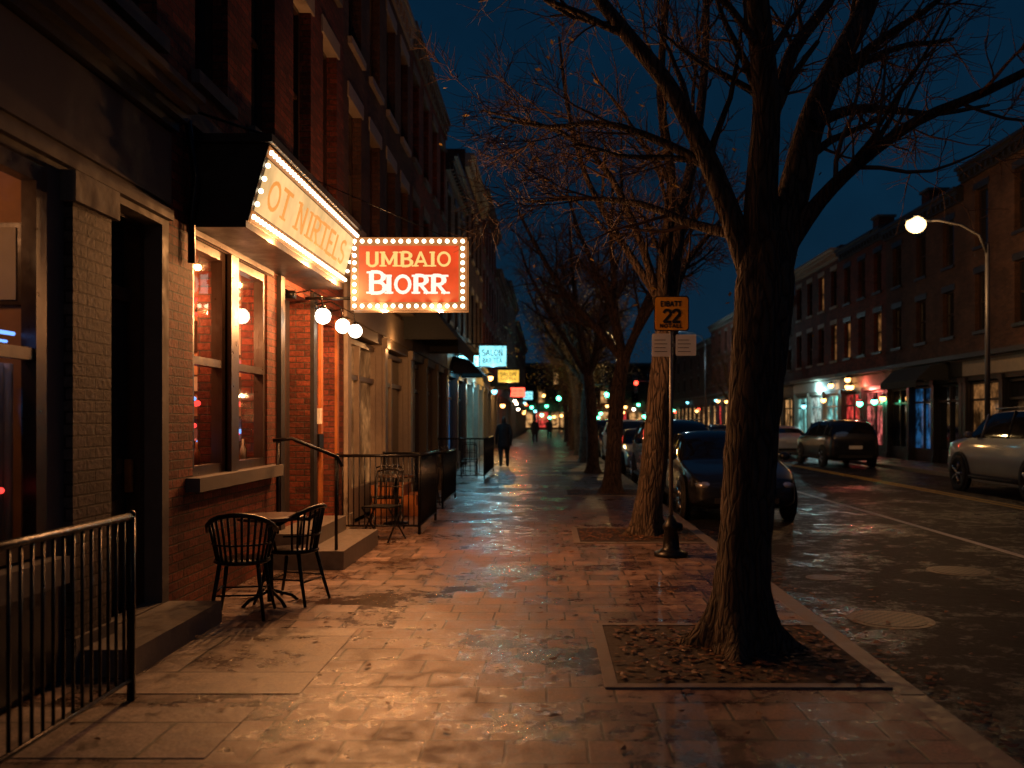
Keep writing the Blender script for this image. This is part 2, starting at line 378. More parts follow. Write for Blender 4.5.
# ---------------------------------------------------------------- buildings
class Bld(Group):
    def __init__(s,name,xf,side,y0,y1,h,depth=10):
        super().__init__(name); s.xf=xf; s.sd=side; s.y0=y0;s.y1=y1;s.h=h;s.dp=depth
    def b(s,part,d0,d1,y0,y1,z0,z1,mat): s[part].box(s.xf+s.sd*d0,s.xf+s.sd*d1,y0,y1,z0,z1,mat)
    def wall(s,openings,mat,z0=0,z1=None,rev=.28):
        z1=z1 or s.h; mb=s['walls']
        ys=sorted({s.y0,s.y1}|{o[0] for o in openings}|{o[1] for o in openings}); zs=sorted({z0,z1}|{o[2] for o in openings}|{o[3] for o in openings})
        ys=[y for y in ys if s.y0<=y<=s.y1]; zs=[z for z in zs if z0<=z<=z1]
        x=s.xf
        for a,b_ in zip(ys,ys[1:]):
            for c,d in zip(zs,zs[1:]):
                my,mz=(a+b_)/2,(c+d)/2
                if any(o[0]<my<o[1] and o[2]<mz<o[3] for o in openings): continue
                mb.add([(x,a,c),(x,b_,c),(x,b_,d),(x,a,d)],[(0,1,2,3)],mat)
        xi=x+s.sd*rev
        for o in openings:
            a,b_,c,d=o[:4]
            if c<z0 or d>z1: continue
            mb.add([(x,a,c),(xi,a,c),(xi,a,d),(x,a,d),(x,b_,c),(xi,b_,c),(xi,b_,d),(x,b_,d)],[(0,1,2,3),(4,5,6,7),(3,2,6,7),(0,1,5,4)],mat)
    def shell(s,mat):
        x0=s.xf; x1=s.xf+s.sd*s.dp; mb=s['walls']
        for y in (s.y0,s.y1): mb.add([(x0,y,-.1),(x1,y,-.1),(x1,y,s.h),(x0,y,s.h)],[(0,1,2,3)],mat)
        mb.add([(x1,s.y0,-.1),(x1,s.y1,-.1),(x1,s.y1,s.h),(x1,s.y0,s.h)],[(0,1,2,3)],mat)
        s['roof'].add([(x0,s.y0,s.h-.15),(x1,s.y0,s.h-.15),(x1,s.y1,s.h-.15),(x0,s.y1,s.h-.15)],[(0,1,2,3)],'roof_tar')
    def window(s,y0,y1,z0,z1,frame='frame_brown',glass='glass_dark',sill='stone',lint='stone',rec=.16,mull=0):
        f=.06
        s.b('windows',rec+.03,rec+.04,y0+f,y1-f,z0+f,z1-f,glass)
        for a in ((y0,y0+f,z0,z1),(y1-f,y1,z0,z1),(y0+f,y1-f,z0,z0+f),(y0+f,y1-f,z1-f,z1)): s.b('windows',rec-.02,rec+.07,*a,frame)
        zm=(z0+z1)/2; s.b('windows',rec-.005,rec+.055,y0+f,y1-f,zm-.025,zm+.025,frame)
        if sill: s.b('trim',-.07,.14,y0-.08,y1+.08,z0-.11,z0+.003,sill)
        if lint: s.b('trim',-.025,.14,y0-.1,y1+.1,z1-.003,z1+.22,lint)
    def cornice(s,z,mat,p=.35,dent=True):
        y0=s.y0; y1=s.y1
        s.b('cornice',-p*.35,-.002,y0+.005,y1-.005,z-.4,z-.15,mat); s.b('cornice',-p*.7,-.002,y0+.005,y1-.005,z-.15,z,mat); s.b('cornice',-p,-.002,y0+.005,y1-.005,z,z+.1,mat)
        if dent:
            y=y0+.2
            while y<y1-.15: s.b('cornice',-p*.6,-p*.36,y,y+.12,z-.34,z-.152,mat); y+=.38
    def shopfront(s,ops,frame,glass,top=2.9,base=.5):
        for (a,b_) in ops:
            s.b('shopfront',.12,.2,a,b_,0,base,frame); s.b('shopfront',.2,.21,a,b_,base,top,glass)
            s.b('shopfront',.13,.22,a,b_,2.25,2.33,frame); s.b('shopfront',.13,.22,a,b_,top-.08,top,frame)
            n=max(1,round((b_-a)/1.1))
            for k in range(n+1):
                y=a+(b_-a)*k/n; s.b('shopfront',.11,.24,max(a,y-.04),min(b_,y+.04),base+.002,top-.082,frame)
# --- A
A=Bld('brick_building',-3.0,-1,-4,7.12,10.3)
ops=[(1.8,5.37,.78,3.12),(6.12,7.0,.18,3.12)]
A.wall(ops,'stone',0,3.99,rev=.14)
ups=[(y,y+.85,4.55,6.7) for y in (1.2,2.9,4.6,6.05)]+[(y,y+.85,7.6,9.2) for y in (1.2,2.9,4.6,6.05)]
A.wall(ups,'brick_red',3.99,10.3); A.shell('brick_red')
for o in ups: A.window(*o)
A.b('trim',-.12,-.002,-4,5.42,.62,.78,'stone')
A.b('trim',-.05,-.002,1,5.42,.05,.6,'dark_paint')
A.b('pilaster',-.09,-.002,5.55,6.08,.0,.25,'stone'); A.b('pilaster',-.06,-.002,5.57,6.06,.25,2.95,'brick_painted'); A.b('pilaster',-.1,-.002,5.53,6.1,2.95,3.14,'stone')
A.b('trim',-.05,-.002,-4,7.1,3.17,3.25,'stone'); A.b('trim',-.03,-.002,-4,7.1,3.3,3.86,'stone')
for z,p,h in ((3.87,.09,.07),(3.94,.16,.07),(4.01,.24,.08),(4.09,.3,.05)): A.b('cornice',-p,.002,-4,7.1,z,z+h,'dark_paint' if z<4 else 'stone')
for a in ((5.26,5.368,.8,3.1),(1.8,5.26,.8,.9),(1.8,5.26,3.0,3.1),(4.0,4.08,.9,3.0),(2.9,3.0,.9,3.0)): A.b('windows',-.01,.08,*a,'frame_brown')
A['windows'].add([(-3.03,1.8,.88),(-3.03,5.3,.88),(-3.03,5.3,3.02),(-3.03,1.8,3.02)],[(0,1,2,3)],'glass'); A.b('windows',0,.07,1.8,5.25,1.95,2.02,'frame_brown')
A.b('door',.24,.3,6.12,7.0,.18,2.5,'dark_paint'); A.b('door',.14,.3,6.12,6.2,.18,3.1,'frame_brown'); A.b('door',.14,.3,6.92,7.0,.18,3.1,'frame_brown'); A.b('door',.2,.3,6.2,6.92,2.5,2.6,'frame_brown'); A.b('door',.26,.27,6.2,6.92,2.6,3.12,'glass_dark')
A.b('door',.225,.24,6.3,6.82,1.2,2.3,'glass_dark'); A.b('door',.222,.24,6.3,6.82,.35,1.0,'frame_brown'); A.b('door',.17,.22,6.84,6.88,1.05,1.3,'gold_trim')
A.b('door',.14,.3,6.12,7.0,3.1,3.2,'frame_brown')
A.b('step',-.42,-.002,5.6,7.12,0,.17,'step_stone')
A.b('interior',1.8,1.85,1,5.5,0,3.3,'interior'); A.b('interior',.15,1.8,5.5,5.55,0,3.3,'interior'); A.b('interior',.15,1.8,1,5.5,3.3,3.35,'interior'); A.b('interior',.15,1.8,1,5.5,.3,.35,'interior')
for k in range(18): A['curtain'].tube([(-3.18+.018*(k%2),4.2+.062*k,.85),(-3.18+.018*(k%2),4.2+.062*k,1.93)],.034,'curtain',6)
A['neon'].tube([(-3.1,4.85,2.1),(-3.1,5.22,2.1)],.012,'neon_blue',6); A['neon'].tube([(-3.1,4.9,2.05),(-3.1,5.15,2.05)],.009,'neon_blue',6)
A['neon'].ball((-3.1,5.1,1.2),.018,'neon_red')
A['frames'].box(-3.5,-3.2,5.47,5.49,2.3,2.8,'frame_brown'); A['frames'].box(-3.47,-3.23,5.46,5.47,2.33,2.77,'curtain')
A.done(); light('shop_lamp',(-3.7,4.7,2.9),9,(1,.42,.16),.08,A.e); light('shop_lamp',(-3.09,4.9,2.6),1.2,(1,.5,.22),.02,A.e)
# --- B
B=Bld('brick_building',-3.0,-1,7.12,13.2,10.35)
w1=(7.6,8.42,1.12,3.15); w2=(8.62,9.62,1.12,3.15); d1=(10.1,11.35,.36,3.1); d2=(11.85,12.65,.05,2.9)
ups=[(y,y+.78,4.55,6.75) for y in (7.65,9.1,10.6,12.0)]; ups2=[(a,b_,7.6,9.3) for a,b_,_,_ in ups]
B.wall([w1,w2,d1,d2],'brick_red',0,4.2); B.wall(ups+ups2,'brick_red',4.2,10.35); B.shell('brick_red')
for o in ups+ups2: B.window(*o,lint='stone_pale')
for (a,b_,c,d) in (w1,w2):
    f=.08
    for q in ((a,a+f,c,d),(b_-f,b_,c,d),(a+f,b_-f,c,c+f),(a+f,b_-f,d-f,d),(a+f,b_-f,2.08,2.15)): B.b('windows',.02,.12,*q,'frame_brown')
    B['windows'].add([(-3.07,a+f,c+f),(-3.07,b_-f,c+f),(-3.07,b_-f,d-f),(-3.07,a+f,d-f)],[(0,1,2,3)],'glass')
B.b('windows',-.04,.05,8.42,8.62,1.12,3.15,'frame_brown')
B.b('trim',-.12,.1,7.45,9.8,1.0,1.117,'stone'); B.b('trim',-.03,-.002,7.5,9.75,3.16,3.25,'frame_brown')
B.b('door',.26,.32,10.1,11.35,.36,3.1,'dark_paint'); B.b('door',.245,.26,10.3,11.15,.6,2.5,'frame_brown'); B.b('door',.235,.245,10.42,11.03,1.3,2.35,'glass_warm')
B.b('door',-.05,-.002,9.95,10.1,.36,3.2,'dark_paint'); B.b('door',-.05,-.002,11.35,11.5,.36,3.2,'dark_paint')
B.b('side_door',.16,.22,11.85,12.65,.05,2.9,'wood_door'); B.b('side_door',.14,.16,11.98,12.52,1.2,2.2,'glass_warm'); B.b('side_door',.14,.16,11.98,12.52,.2,1.0,'wood_door')
B.b('side_door',-.04,-.002,11.75,11.85,.0,3.0,'wood_door'); B.b('side_door',-.04,-.002,12.65,12.75,.0,3.0,'wood_door')
B.b('cornice',-.06,-.002,7.14,13.18,4.05,4.2,'stone')
B.cornice(10.1,'dark_paint',.15)
B.b('steps',-.42,-.002,9.62,11.5,.2,.38,'step_stone'); B.b('steps',-.82,-.002,9.6,11.55,0,.2,'step_stone')
B.b('interior',2.4,2.45,7.3,10.05,.3,3.4,'interior'); B.b('interior',.3,2.4,7.25,7.3,.3,3.4,'interior'); B.b('interior',.3,2.4,10.0,10.05,.3,3.4,'interior'); B.b('interior',.3,2.4,7.3,10,3.35,3.4,'interior'); B.b('interior',.3,2.4,7.3,10,.28,.3,'interior')
B.b('interior',.9,1.5,8.5,9.9,.3,1.25,'frame_brown'); B.b('interior',2.1,2.4,9.2,9.9,.3,2.2,'frame_brown')
for (a,b_,c,d,mt) in ((.38,.62,2.3,2.62,'curtain'),(.72,.95,2.35,2.7,'frame_brown'),(.36,.55,1.85,2.08,'frame_brown'),(.66,.96,1.9,2.1,'curtain')):
    B.b('pictures',a,b_,9.965,9.995,c,d,'frame_brown'); B.b('pictures',a+.02,b_-.02,9.955,9.965,c+.02,d-.02,mt)
for z in (1.35,1.62): B.b('shelves',.33,1.0,9.8,9.99,z,z+.025,'frame_brown')
nb=B['neon']  # glowing shapes put in for coloured lights and reflections in the panes
nb.tube([(-3.75+.2*math.cos(t*.6),9.97,2.85+.13*math.sin(t*.6)) for t in range(11)],.016,'neon_red',6)
r=random.Random(3)
for i in range(60):
    yy=r.uniform(7.7,9.95); nb.ball((-r.uniform(3.2,3.9),yy,r.uniform(1.2,1.85)),r.uniform(.010,.028),r.choice(['neon_red','neon_red','neon_blue','neon_blue','window_glow_pink','amber_light']),8,5)
nb.box(-3.85,-3.35,9.93,9.95,1.45,1.5,'neon_blue'); nb.box(-3.9,-3.4,9.93,9.95,1.75,1.8,'neon_red'); nb.box(-3.7,-3.35,9.93,9.95,2.2,2.26,'window_glow_pink')
for k in range(16):
    y_=7.75+k*.125
    if 8.35<y_<8.7: continue
    B['bottles'].lathe([(.03,0),(.032,.14),(.012,.19),(.012,.25)],(-3.22-.03*(k%2),y_,1.15),['glass_dark','wood_door','curtain'][k%3],10)
B.b('bottle_shelf',.15,.3,7.65,9.6,1.12,1.148,'frame_brown')
for (x,y) in ((-3.55,8.2),(-3.55,9.3)):
    B['pendant'].tube([(x,y,3.35),(x,y,2.82)],.006,'black_iron',5); B['pendant'].lathe([(.03,.12),(.1,.0)],(x,y,2.72),'black_iron',12); B['pendant'].ball((x,y,2.71),.05,'bulb',10,6)
B.done()
light('room_lamp',(-3.55,8.2,2.6),60,(1,.38,.14),.05,B.e); light('room_lamp',(-3.55,9.3,2.6),60,(1,.32,.12),.05,B.e)
# --- rowhouses
def rowhouse(name,xf,sd,y0,y1,h,wallm,trim,frame,glass,winglass,floors=2,proj=.35,band=None,nw=3,dent=True,lit=.15):
    H=Bld(name,xf,sd,y0,y1,h)
    W=y1-y0
    n=max(2,round(W/2.6)); pil=.3; so=[]
    step=(W-pil)/n
    for k in range(n): so.append((y0+pil+k*step,y0+k*step+step))
    H.wall([(a,b_,0,2.95) for a,b_ in so],trim,0,3.9,rev=.3)
    gl=glass if isinstance(glass,(list,tuple)) else [glass]
    for k,o in enumerate(so): H.shopfront([o],frame,gl[k%len(gl)])
    for k in range(n+1):
        a=y0+k*step; b_=min(a+pil,y1)
        H.b('pilasters',-.06,-.002,a+.03,b_-.03,.22,2.9,trim); H.b('pilasters',-.1,-.002,a+.005,b_-.005,0,.22,trim); H.b('pilasters',-.1,-.002,a+.005,b_-.005,2.9,3.08,trim)
    H.b('sign_band',-.05,-.002,y0+.01,y1-.01,3.12,3.62,band or trim)
    H.b('cornice',-.28,-.002,y0+.005,y1-.005,3.72,3.88,trim)
    fh=(h-4.1-.7)/floors; ups=[]
    r=random.Random(int(y0*7)+int(xf))
    for fl in range(floors):
        z0=4.6+fl*fh; z1=z0+min(2.0,fh-.9)
        for k in range(nw):
            yc=y0+W*(k+.5)/nw; ups.append((yc-.45,yc+.45,z0,z1))
    H.wall(ups,wallm,3.9,h); H.shell(wallm)
    for o in ups: H.window(*o,glass=(winglass if r.random()<lit else 'glass_dark'),lint=trim,sill=trim)
    H.cornice(h-.25,trim,proj,dent=dent)
    if r.random()<.6:
        cx=xf+sd*2.5; H['chimney'].box(cx-.4,cx+.4,y0+.6,y0+1.4,h-.2,h+1.5,wallm); H['chimney'].box(cx-.48,cx+.48,y0+.52,y0+1.48,h+1.5,h+1.62,'stone')
    H.done(); return H
rowhouse('brick_building',-3,-1,13.2,19.6,10.3,'brick_brown','frame_pale','frame_pale',['glass_warm','glass_dark'],'glass_warm',nw=4,proj=.15)
rowhouse('brick_building',-3,-1,19.6,26.4,10.45,'brick_red','stone','frame_brown',['glass_dark','glass_warm'],'glass_warm',nw=4,proj=.15)
rowhouse('brick_building',-3,-1,26.4,32.5,9.6,'brick_grey','dark_paint','dark_paint',['glass_blue','glass_dark'],'glass_warm',nw=3)
rowhouse('brick_building',-3,-1,32.5,41,11.4,'brick_brown','stone_pale','frame_pale',['glass_cyan','glass_dark'],'glass_warm',nw=4)
rowhouse('brick_building',-3,-1,41,52,12.3,'brick_red','stone','frame_brown','glass_warm_b','glass_warm',nw=5,floors=3)
rowhouse('brick_building',-3,-1,52,66,10.5,'brick_brown','stone','frame_brown',['glass_white','glass_warm_b'],'glass_warm',nw=5)
rowhouse('brick_building',-3,-1,66,84,12,'brick_grey','stone','frame_brown','glass_warm_b','glass_warm',nw=6)
rowhouse('brick_building',-3,-1,84,120,11,'brick_brown','stone','frame_brown','glass_warm_b','glass_warm',nw=9)
rowhouse('brick_building',14.5,1,10,18.5,9.6,'brick_red','stone','dark_paint','glass_dark','glass_warm',nw=4)
rowhouse('brick_building',14.5,1,18.5,31.4,10.5,'brick_brown','dark_paint','dark_paint',['glass_dark','glass_warm','glass_dark'],'glass_warm',nw=5,band='stone_pale')
rowhouse('brick_building',14.5,1,31.4,38.6,9.9,'brick_brown','dark_paint','dark_paint',['glass_dark','glass_blue'],'glass_warm',nw=3)
rowhouse('brick_building',14.5,1,38.6,44.6,10.1,'brick_red','dark_paint','dark_paint',['glass_pink','glass_red'],'glass_warm',nw=3,band='stone_pale')
rowhouse('brick_building',14.5,1,44.6,53,10.3,'brick_red','stone_pale','white_paint',['glass_cyan','glass_white'],'glass_warm',nw=4,proj=.5,band='white_paint')
rowhouse('brick_building',14.5,1,53,64,9,'brick_brown','stone','dark_paint','glass_warm_b','glass_warm',nw=5)
rowhouse('brick_building',14.5,1,64,80,10,'brick_red','stone','dark_paint',['glass_red','glass_warm_b'],'glass_warm',nw=6)
rowhouse('brick_building',14.5,1,80,120,9,'brick_brown','stone','dark_paint','glass_warm_b','glass_warm',nw=9)
E=Group('brick_building')
E['walls'].box(-14,30,150,160,-.2,11,'brick_brown'); E['cornice'].box(-14.2,30.2,149.7,150-.003,10.6,11.1,'stone')
for i in range(16):
    for z in (4.5,7.6): E['windows'].box(-12+i*2.6,-11+i*2.6,149.9,150-.003,z,z+1.9,'glass_warm_b' if (i*5+int(z))%4==0 else 'glass_dark')
    E['shopfront'].box(-12.4+i*2.6,-10.4+i*2.6,149.9,150-.003,.4,2.9,['glass_warm_b','glass_white','glass_cyan','glass_warm_b','glass_red'][i%5])
E.done()
def awning(y0,y1,x0=-2.99,out=.95,zt=3.85,zb=3.05,mat='canvas',name='awning'):
    g=MB(); x1=x0+out
    g.add([(x0,y0,zt),(x0,y1,zt),(x1,y1,zb+.25),(x1,y0,zb+.25),(x1,y0,zb),(x1,y1,zb),(x0,y0,zb+.25),(x0,y1,zb+.25),(x0+out*.55,y0,zt-.12),(x0+out*.55,y1,zt-.12)],
      [(0,1,9,8),(8,9,2,3),(3,2,5,4),(0,8,3,6),(1,7,2,9)],mat,False)
    for y in (y0+.02,y1-.02): g.tube([(x0,y,zb+.28),(x1-.02*(1 if x1>x0 else -1),y,zb+.28)],.015,'black_iron',6)
    return g.obj(name)
awning(18.4,22.4,out=1.15,zt=4.0,zb=3.0); awning(28,31,zt=3.6,zb=2.8); awning(46,50)
awning(32.5,36,x0=14.49,out=-1.2,zt=3.7,zb=2.8)
# ---------------------------------------------------------------- marquee
M=Group('marquee_sign')
ya,yb=7.55,11.05; zt,zb=3.92,3.27; xt,xb=-2.34,-2.52
M['housing'].add([(-2.998,ya,zb),(xb-.02,ya,zb),(xt-.02,ya,zt),(-2.998,ya,zt),(-2.998,yb,zb),(xb-.02,yb,zb),(xt-.02,yb,zt),(-2.998,yb,zt)],[(0,1,2,3),(4,7,6,5),(0,4,5,1),(3,2,6,7),(1,5,6,2)],'marquee_metal')
M['housing'].box(-2.998,xt+.04,ya-.05,yb+.05,zt+.002,zt+.07,'marquee_metal')
M['housing'].box(-2.998,xb+.0,ya-.04,yb+.04,zb-.06,zb-.002,'marquee_metal')
un=Vector((0,1,0)); vn=Vector((xt-xb,0,zt-zb)).normalized(); nn=un.cross(vn)
if nn.x<0: nn=-nn
def mp3(u,v,n=0):
    base=Vector((xb-.02,ya,zb)); Ht=Vector((xt-xb,0,zt-zb)).length
    return base+un*(u*(yb-ya))+vn*(v*Ht)+nn*n
def panel(mb,u0,u1,v0,v1,n0,n1,mat):
    lo=[mp3(u0,v0,n0),mp3(u1,v0,n0),mp3(u1,v1,n0),mp3(u0,v1,n0)]; hi=[mp3(u0,v0,n1),mp3(u1,v0,n1),mp3(u1,v1,n1),mp3(u0,v1,n1)]
    mb.add(lo+hi,[(4,5,6,7),(0,1,5,4),(1,2,6,5),(2,3,7,6),(3,0,4,7)],mat)
panel(M['face'],.0,1,.0,1,.002,.02,'marquee_metal')
panel(M['face'],.02,.98,.17,.83,.021,.03,'marquee_face')
panel(M['face'],.005,.995,.02,.15,.021,.034,'blade_border'); panel(M['face'],.005,.995,.85,.98,.021,.034,'blade_border')
letters(M['lettering'],'OT NIRTELS',mp3(.07,.3,.031),un,vn,nn,.25,'marquee_letter',.17,width=2.95)
for i in range(36):
    u=.012+.976*i/35
    for v in (.085,.915): M['bulbs'].ball(mp3(u,v,.045),.022,'bulb',8,5)
for v in (.25,.42,.58,.75):
    for u in (.012,.988): M['bulbs'].ball(mp3(u,v,.045),.022,'bulb',8,5)
M.done()
WC=(1,.42,.13)
for u,p_ in ((.2,50),(.55,90),(.9,110)): light('marquee_bulb',mp3(u,-.06,.10),p_,WC,.03,M.e)
W=MB(); W.tube([(-2.99,11.0,4.6),(-1.25,11.05,3.84)],.006,'black_iron',5); W.tube([(-2.99,7.56,4.2),(-2.36,7.56,3.99)],.012,'black_iron',5); W.tube([(-2.95,7.45,2.9),(-2.95,7.45,3.3),(-2.9,7.42,3.6),(-2.97,7.4,4.1)],.03,'black_iron',6); W.obj('sign_bracket')
# ---------------------------------------------------------------- blade sign
S=Group('illuminated_sign')
x0,x1,z0,z1=-2.4,-1.0,2.95,3.82; yf,yk=11.0,11.2
S['box'].box(x0,x1,yf+.004,yk-.004,z0,z1,'marquee_metal')
for (yy,sg) in ((yf,-1),(yk,1)):
    a,b_=(yy-.012,yy+.003) if sg<0 else (yy-.003,yy+.012)
    S['border'].box(x0-.01,x1+.01,a,b_,z0-.01,z0+.09,'blade_border'); S['border'].box(x0-.01,x1+.01,a,b_,z1-.09,z1+.01,'blade_border')
    S['border'].box(x0-.01,x0+.09,a,b_,z0+.091,z1-.091,'blade_border'); S['border'].box(x1-.09,x1+.01,a,b_,z0+.091,z1-.091,'blade_border')
    S['panel'].box(x0+.09,x1-.09,a+.004 if sg<0 else a,b_ if sg<0 else b_-.004,z0+.09,z1-.09,'blade_red')
    nx,nz=15,9; yb_=yy+sg*.03
    for i in range(nx):
        x=x0+.04+(x1-x0-.08)*i/(nx-1); S['bulbs'].ball((x,yb_,z0+.04),.026,'bulb',8,5); S['bulbs'].ball((x,yb_,z1-.04),.026,'bulb',8,5)
    for j in range(1,nz):
        z=z0+.04+(z1-z0-.08)*j/nz; S['bulbs'].ball((x0+.04,yb_,z),.026,'bulb',8,5); S['bulbs'].ball((x1-.04,yb_,z),.026,'bulb',8,5)
U=(1,0,0);V=(0,0,1);NN=(0,-1,0)
letters(S['lettering'],'UMBAIO',(x0+.18,yf-.009,z0+.53),U,V,NN,.17,'letter_amber',.2,width=1.05)
letters(S['lettering'],'BIORR',(x0+.2,yf-.009,z0+.2),U,V,NN,.215,'letter_white',.22,width=.98,big=1.2)
letters(S['lettering'],'BIORR',(x1-.22,yk+.009,z0+.2),(-1,0,0),V,(0,1,0),.215,'letter_white',.22,width=.98,big=1.2)
S['bracket'].tube([(-2.99,11.1,3.7),(x0,11.1,3.7)],.02,'black_iron'); S['bracket'].tube([(-2.99,11.1,3.1),(x0,11.1,3.1)],.02,'black_iron')
S.done()
for x in (-2.05,-1.35): light('sign_bulb',(x,yf-.09,z0-.04),95,(1,.38,.12),.025,S.e)
for x in (-2.05,-1.35): light('sign_bulb',(x,yk+.09,z0-.04),95,(1,.38,.12),.025,S.e)
for (x,y,z) in ((-2.6,10.4,2.8),(-2.6,11.4,2.79),(-2.6,12.15,2.8)):
    G=MB(); G.tube([(-3,y,3.05),(-2.75,y,3.1),(-2.62,y,3.03),(x,y,z+.1)],.009,'black_iron',6); G.lathe([(.03,.08),(.045,.09),(.03,.12)],(x,y,z),'black_iron',12); G.lathe([(.05,-.06),(.05,.06)],(-2.98,y,3.05),'black_iron',12,'x')
    G.ball((x,y,z),.092,'globe_glow',12,8); G.obj('globe_lamp')
g=MB(); g.box(-2.998,-2.93,11.55,11.68,1.55,1.75,'white_paint'); g.box(-2.998,-2.92,11.5,11.72,1.2,1.42,'black_iron'); g.obj('mailbox')
# ---------------------------------------------------------------- railings
def railing(name,pts,h,mat='black_iron',zb=.0,sp=.11,rr=.018):
    g=Group(name)
    for a,b_ in zip(pts,pts[1:]):
        a=Vector(a);b_=Vector(b_); Lg=(b_-a).length; n=max(1,round(Lg/sp))
        g['rails'].tube([(a.x,a.y,zb+h),(b_.x,b_.y,zb+h)],rr*1.2,mat,8); g['rails'].tube([(a.x,a.y,zb+.12),(b_.x,b_.y,zb+.12)],rr*.8,mat,6)
        for k in range(n+1):
            p=a.lerp(b_,k/n); post=k in (0,n)
            g['balusters'].tube([(p.x,p.y,zb if post else zb+.12),(p.x,p.y,zb+h)],rr*1.3 if post else rr*.5,mat,6)
        for p in (a,b_): g['posts'].ball((p.x,p.y,zb+h+.01),.026,mat)
    g.done(); return g
railing('iron_railing',[(-2.38,2.8,0),(-2.38,5.14,0)],1.05,sp=.09)
railing('iron_fence',[(-2.95,12.6,0),(-1.8,12.6,0),(-1.8,14.4,0)],1.1,sp=.075)
railing('iron_fence',[(-2.95,16.2,0),(-1.9,16.2,0),(-1.9,18.4,0)],1.0,sp=.09)
railing('iron_fence',[(-2.95,24,0),(-1.7,24,0),(-1.7,28,0)],1.1,sp=.12)
g=MB(); g.tube([(-2.95,9.66,1.38),(-2.75,9.66,1.4),(-2.26,9.68,1.2),(-2.22,9.7,1.1)],.02,'black_iron'); g.tube([(-2.28,9.69,.2),(-2.28,9.69,1.2)],.018,'black_iron'); g.tube([(-2.9,9.66,.38),(-2.9,9.66,1.38)],.016,'black_iron'); g.obj('stair_handrail')
# ---------------------------------------------------------------- furniture
def armchair(loc,rot):
    g=Group('bistro_chair',loc,rot); f=g['frame']
    g['seat'].lathe([(.0,.43),(.2,.435),(.225,.45),(.22,.47),(.0,.465)],(0,0,0),'black_iron',20)
    for sx in (-1,1):
        f.tube([(sx*.15,.15,.44),(sx*.18,.19,.2),(sx*.22,.25,0)],[.018,.016,.013],'black_iron')
        f.tube([(sx*.15,-.14,.44),(sx*.18,-.19,.2),(sx*.21,-.24,0)],[.018,.016,.013],'black_iron')
    rail=[(.27*math.cos(R(a)),.27*math.sin(R(a)),.70+.15*max(0,math.sin(R(-a)))) for a in range(20,-201,-20)]
    f.tube(rail,.021,'black_iron')
    for a in range(-20,-161,-12):
        f.tube([(.2*math.cos(R(a)),.2*math.sin(R(a)),.46),(.265*math.cos(R(a)),.265*math.sin(R(a)),.70+.15*max(0,math.sin(R(-a))))],.011,'black_iron',6)
    f.tube([(.235*math.cos(R(a)),.235*math.sin(R(a)),.6) for a in range(-10,-171,-20)],.009,'black_iron',6)
    for a in (15,-195): f.tube([(.2*math.cos(R(a)),.2*math.sin(R(a)),.46),(.265*math.cos(R(a)),.265*math.sin(R(a)),.70)],.014,'black_iron',6)
    f.tube([(-.18,.19,.2),(.18,.19,.2)],.008,'black_iron',6); f.tube([(-.18,-.19,.2),(.18,-.19,.2)],.008,'black_iron',6)
    f.tube([(-.18,-.19,.22),(-.18,.19,.22)],.008,'black_iron',6); f.tube([(.18,-.19,.22),(.18,.19,.22)],.008,'black_iron',6)
    g.done()
def chair(loc,rot,mat='black_iron'):
    g=Group('patio_chair',loc,rot); f=g['frame']
    g['seat'].box(-.2,.2,-.2,.2,.44,.46,mat)
    for sx in (-1,1):
        f.tube([(sx*.2,.2,.45),(sx*.21,-.24,0)],.012,mat); f.tube([(sx*.2,-.2,.9),(sx*.2,-.16,.45),(sx*.21,.24,0)],.012,mat)
    f.tube([(-.2,-.2,.9),(-.1,-.21,.93),(.1,-.21,.93),(.2,-.2,.9)],.012,mat)
    for k in range(5): f.tube([(-.13+.065*k,-.205,.9),(-.13+.065*k,-.16,.46)],.006,mat,5)
    f.tube([(-.2,-.185,.7),(.2,-.185,.7)],.008,mat,5)
    g.done()
T=Group('bistro_table',(-2.42,7.85,0)); T['top'].lathe([(0,.735),(.28,.735),(.3,.745),(.3,.765),(.28,.77),(0,.77)],(0,0,0),'table_wood',28)
T['base'].lathe([(.03,.02),(.025,.3),(.025,.735)],(0,0,0),'black_iron',12)
for a in (45,135,225,315): T['base'].tube([(0,0,.12),(.2*math.cos(R(a)),.2*math.sin(R(a)),.05),(.26*math.cos(R(a)),.26*math.sin(R(a)),.0)],.015,'black_iron')
T.done()
armchair((-2.50,7.36,0),R(8)); armchair((-2.25,7.95,0),R(75))
chair((-2.2,12.0,0),R(160)); chair((-2.4,13.4,0),R(20))
T=Group('bistro_table',(-2.35,13.9,0)); T['top'].lathe([(0,.72),(.3,.72),(.3,.75),(0,.75)],(0,0,0),'table_wood',24); T['base'].lathe([(.2,0),(.2,.02),(.025,.05),(.025,.72)],(0,0,0),'black_iron',12); T.done()
for (x,y,r_) in ((-2.3,17,20),(-2.4,17.8,200),(-2.2,25,10),(-2.3,26.6,190)): chair((x,y,0),R(r_))
g=MB()
for k in range(3): g.box(-2.95,-2.0-.2*k,15.0,15.8,.17*k+.001*k,.17*(k+1),'wood_door')
g.obj('wooden_steps')
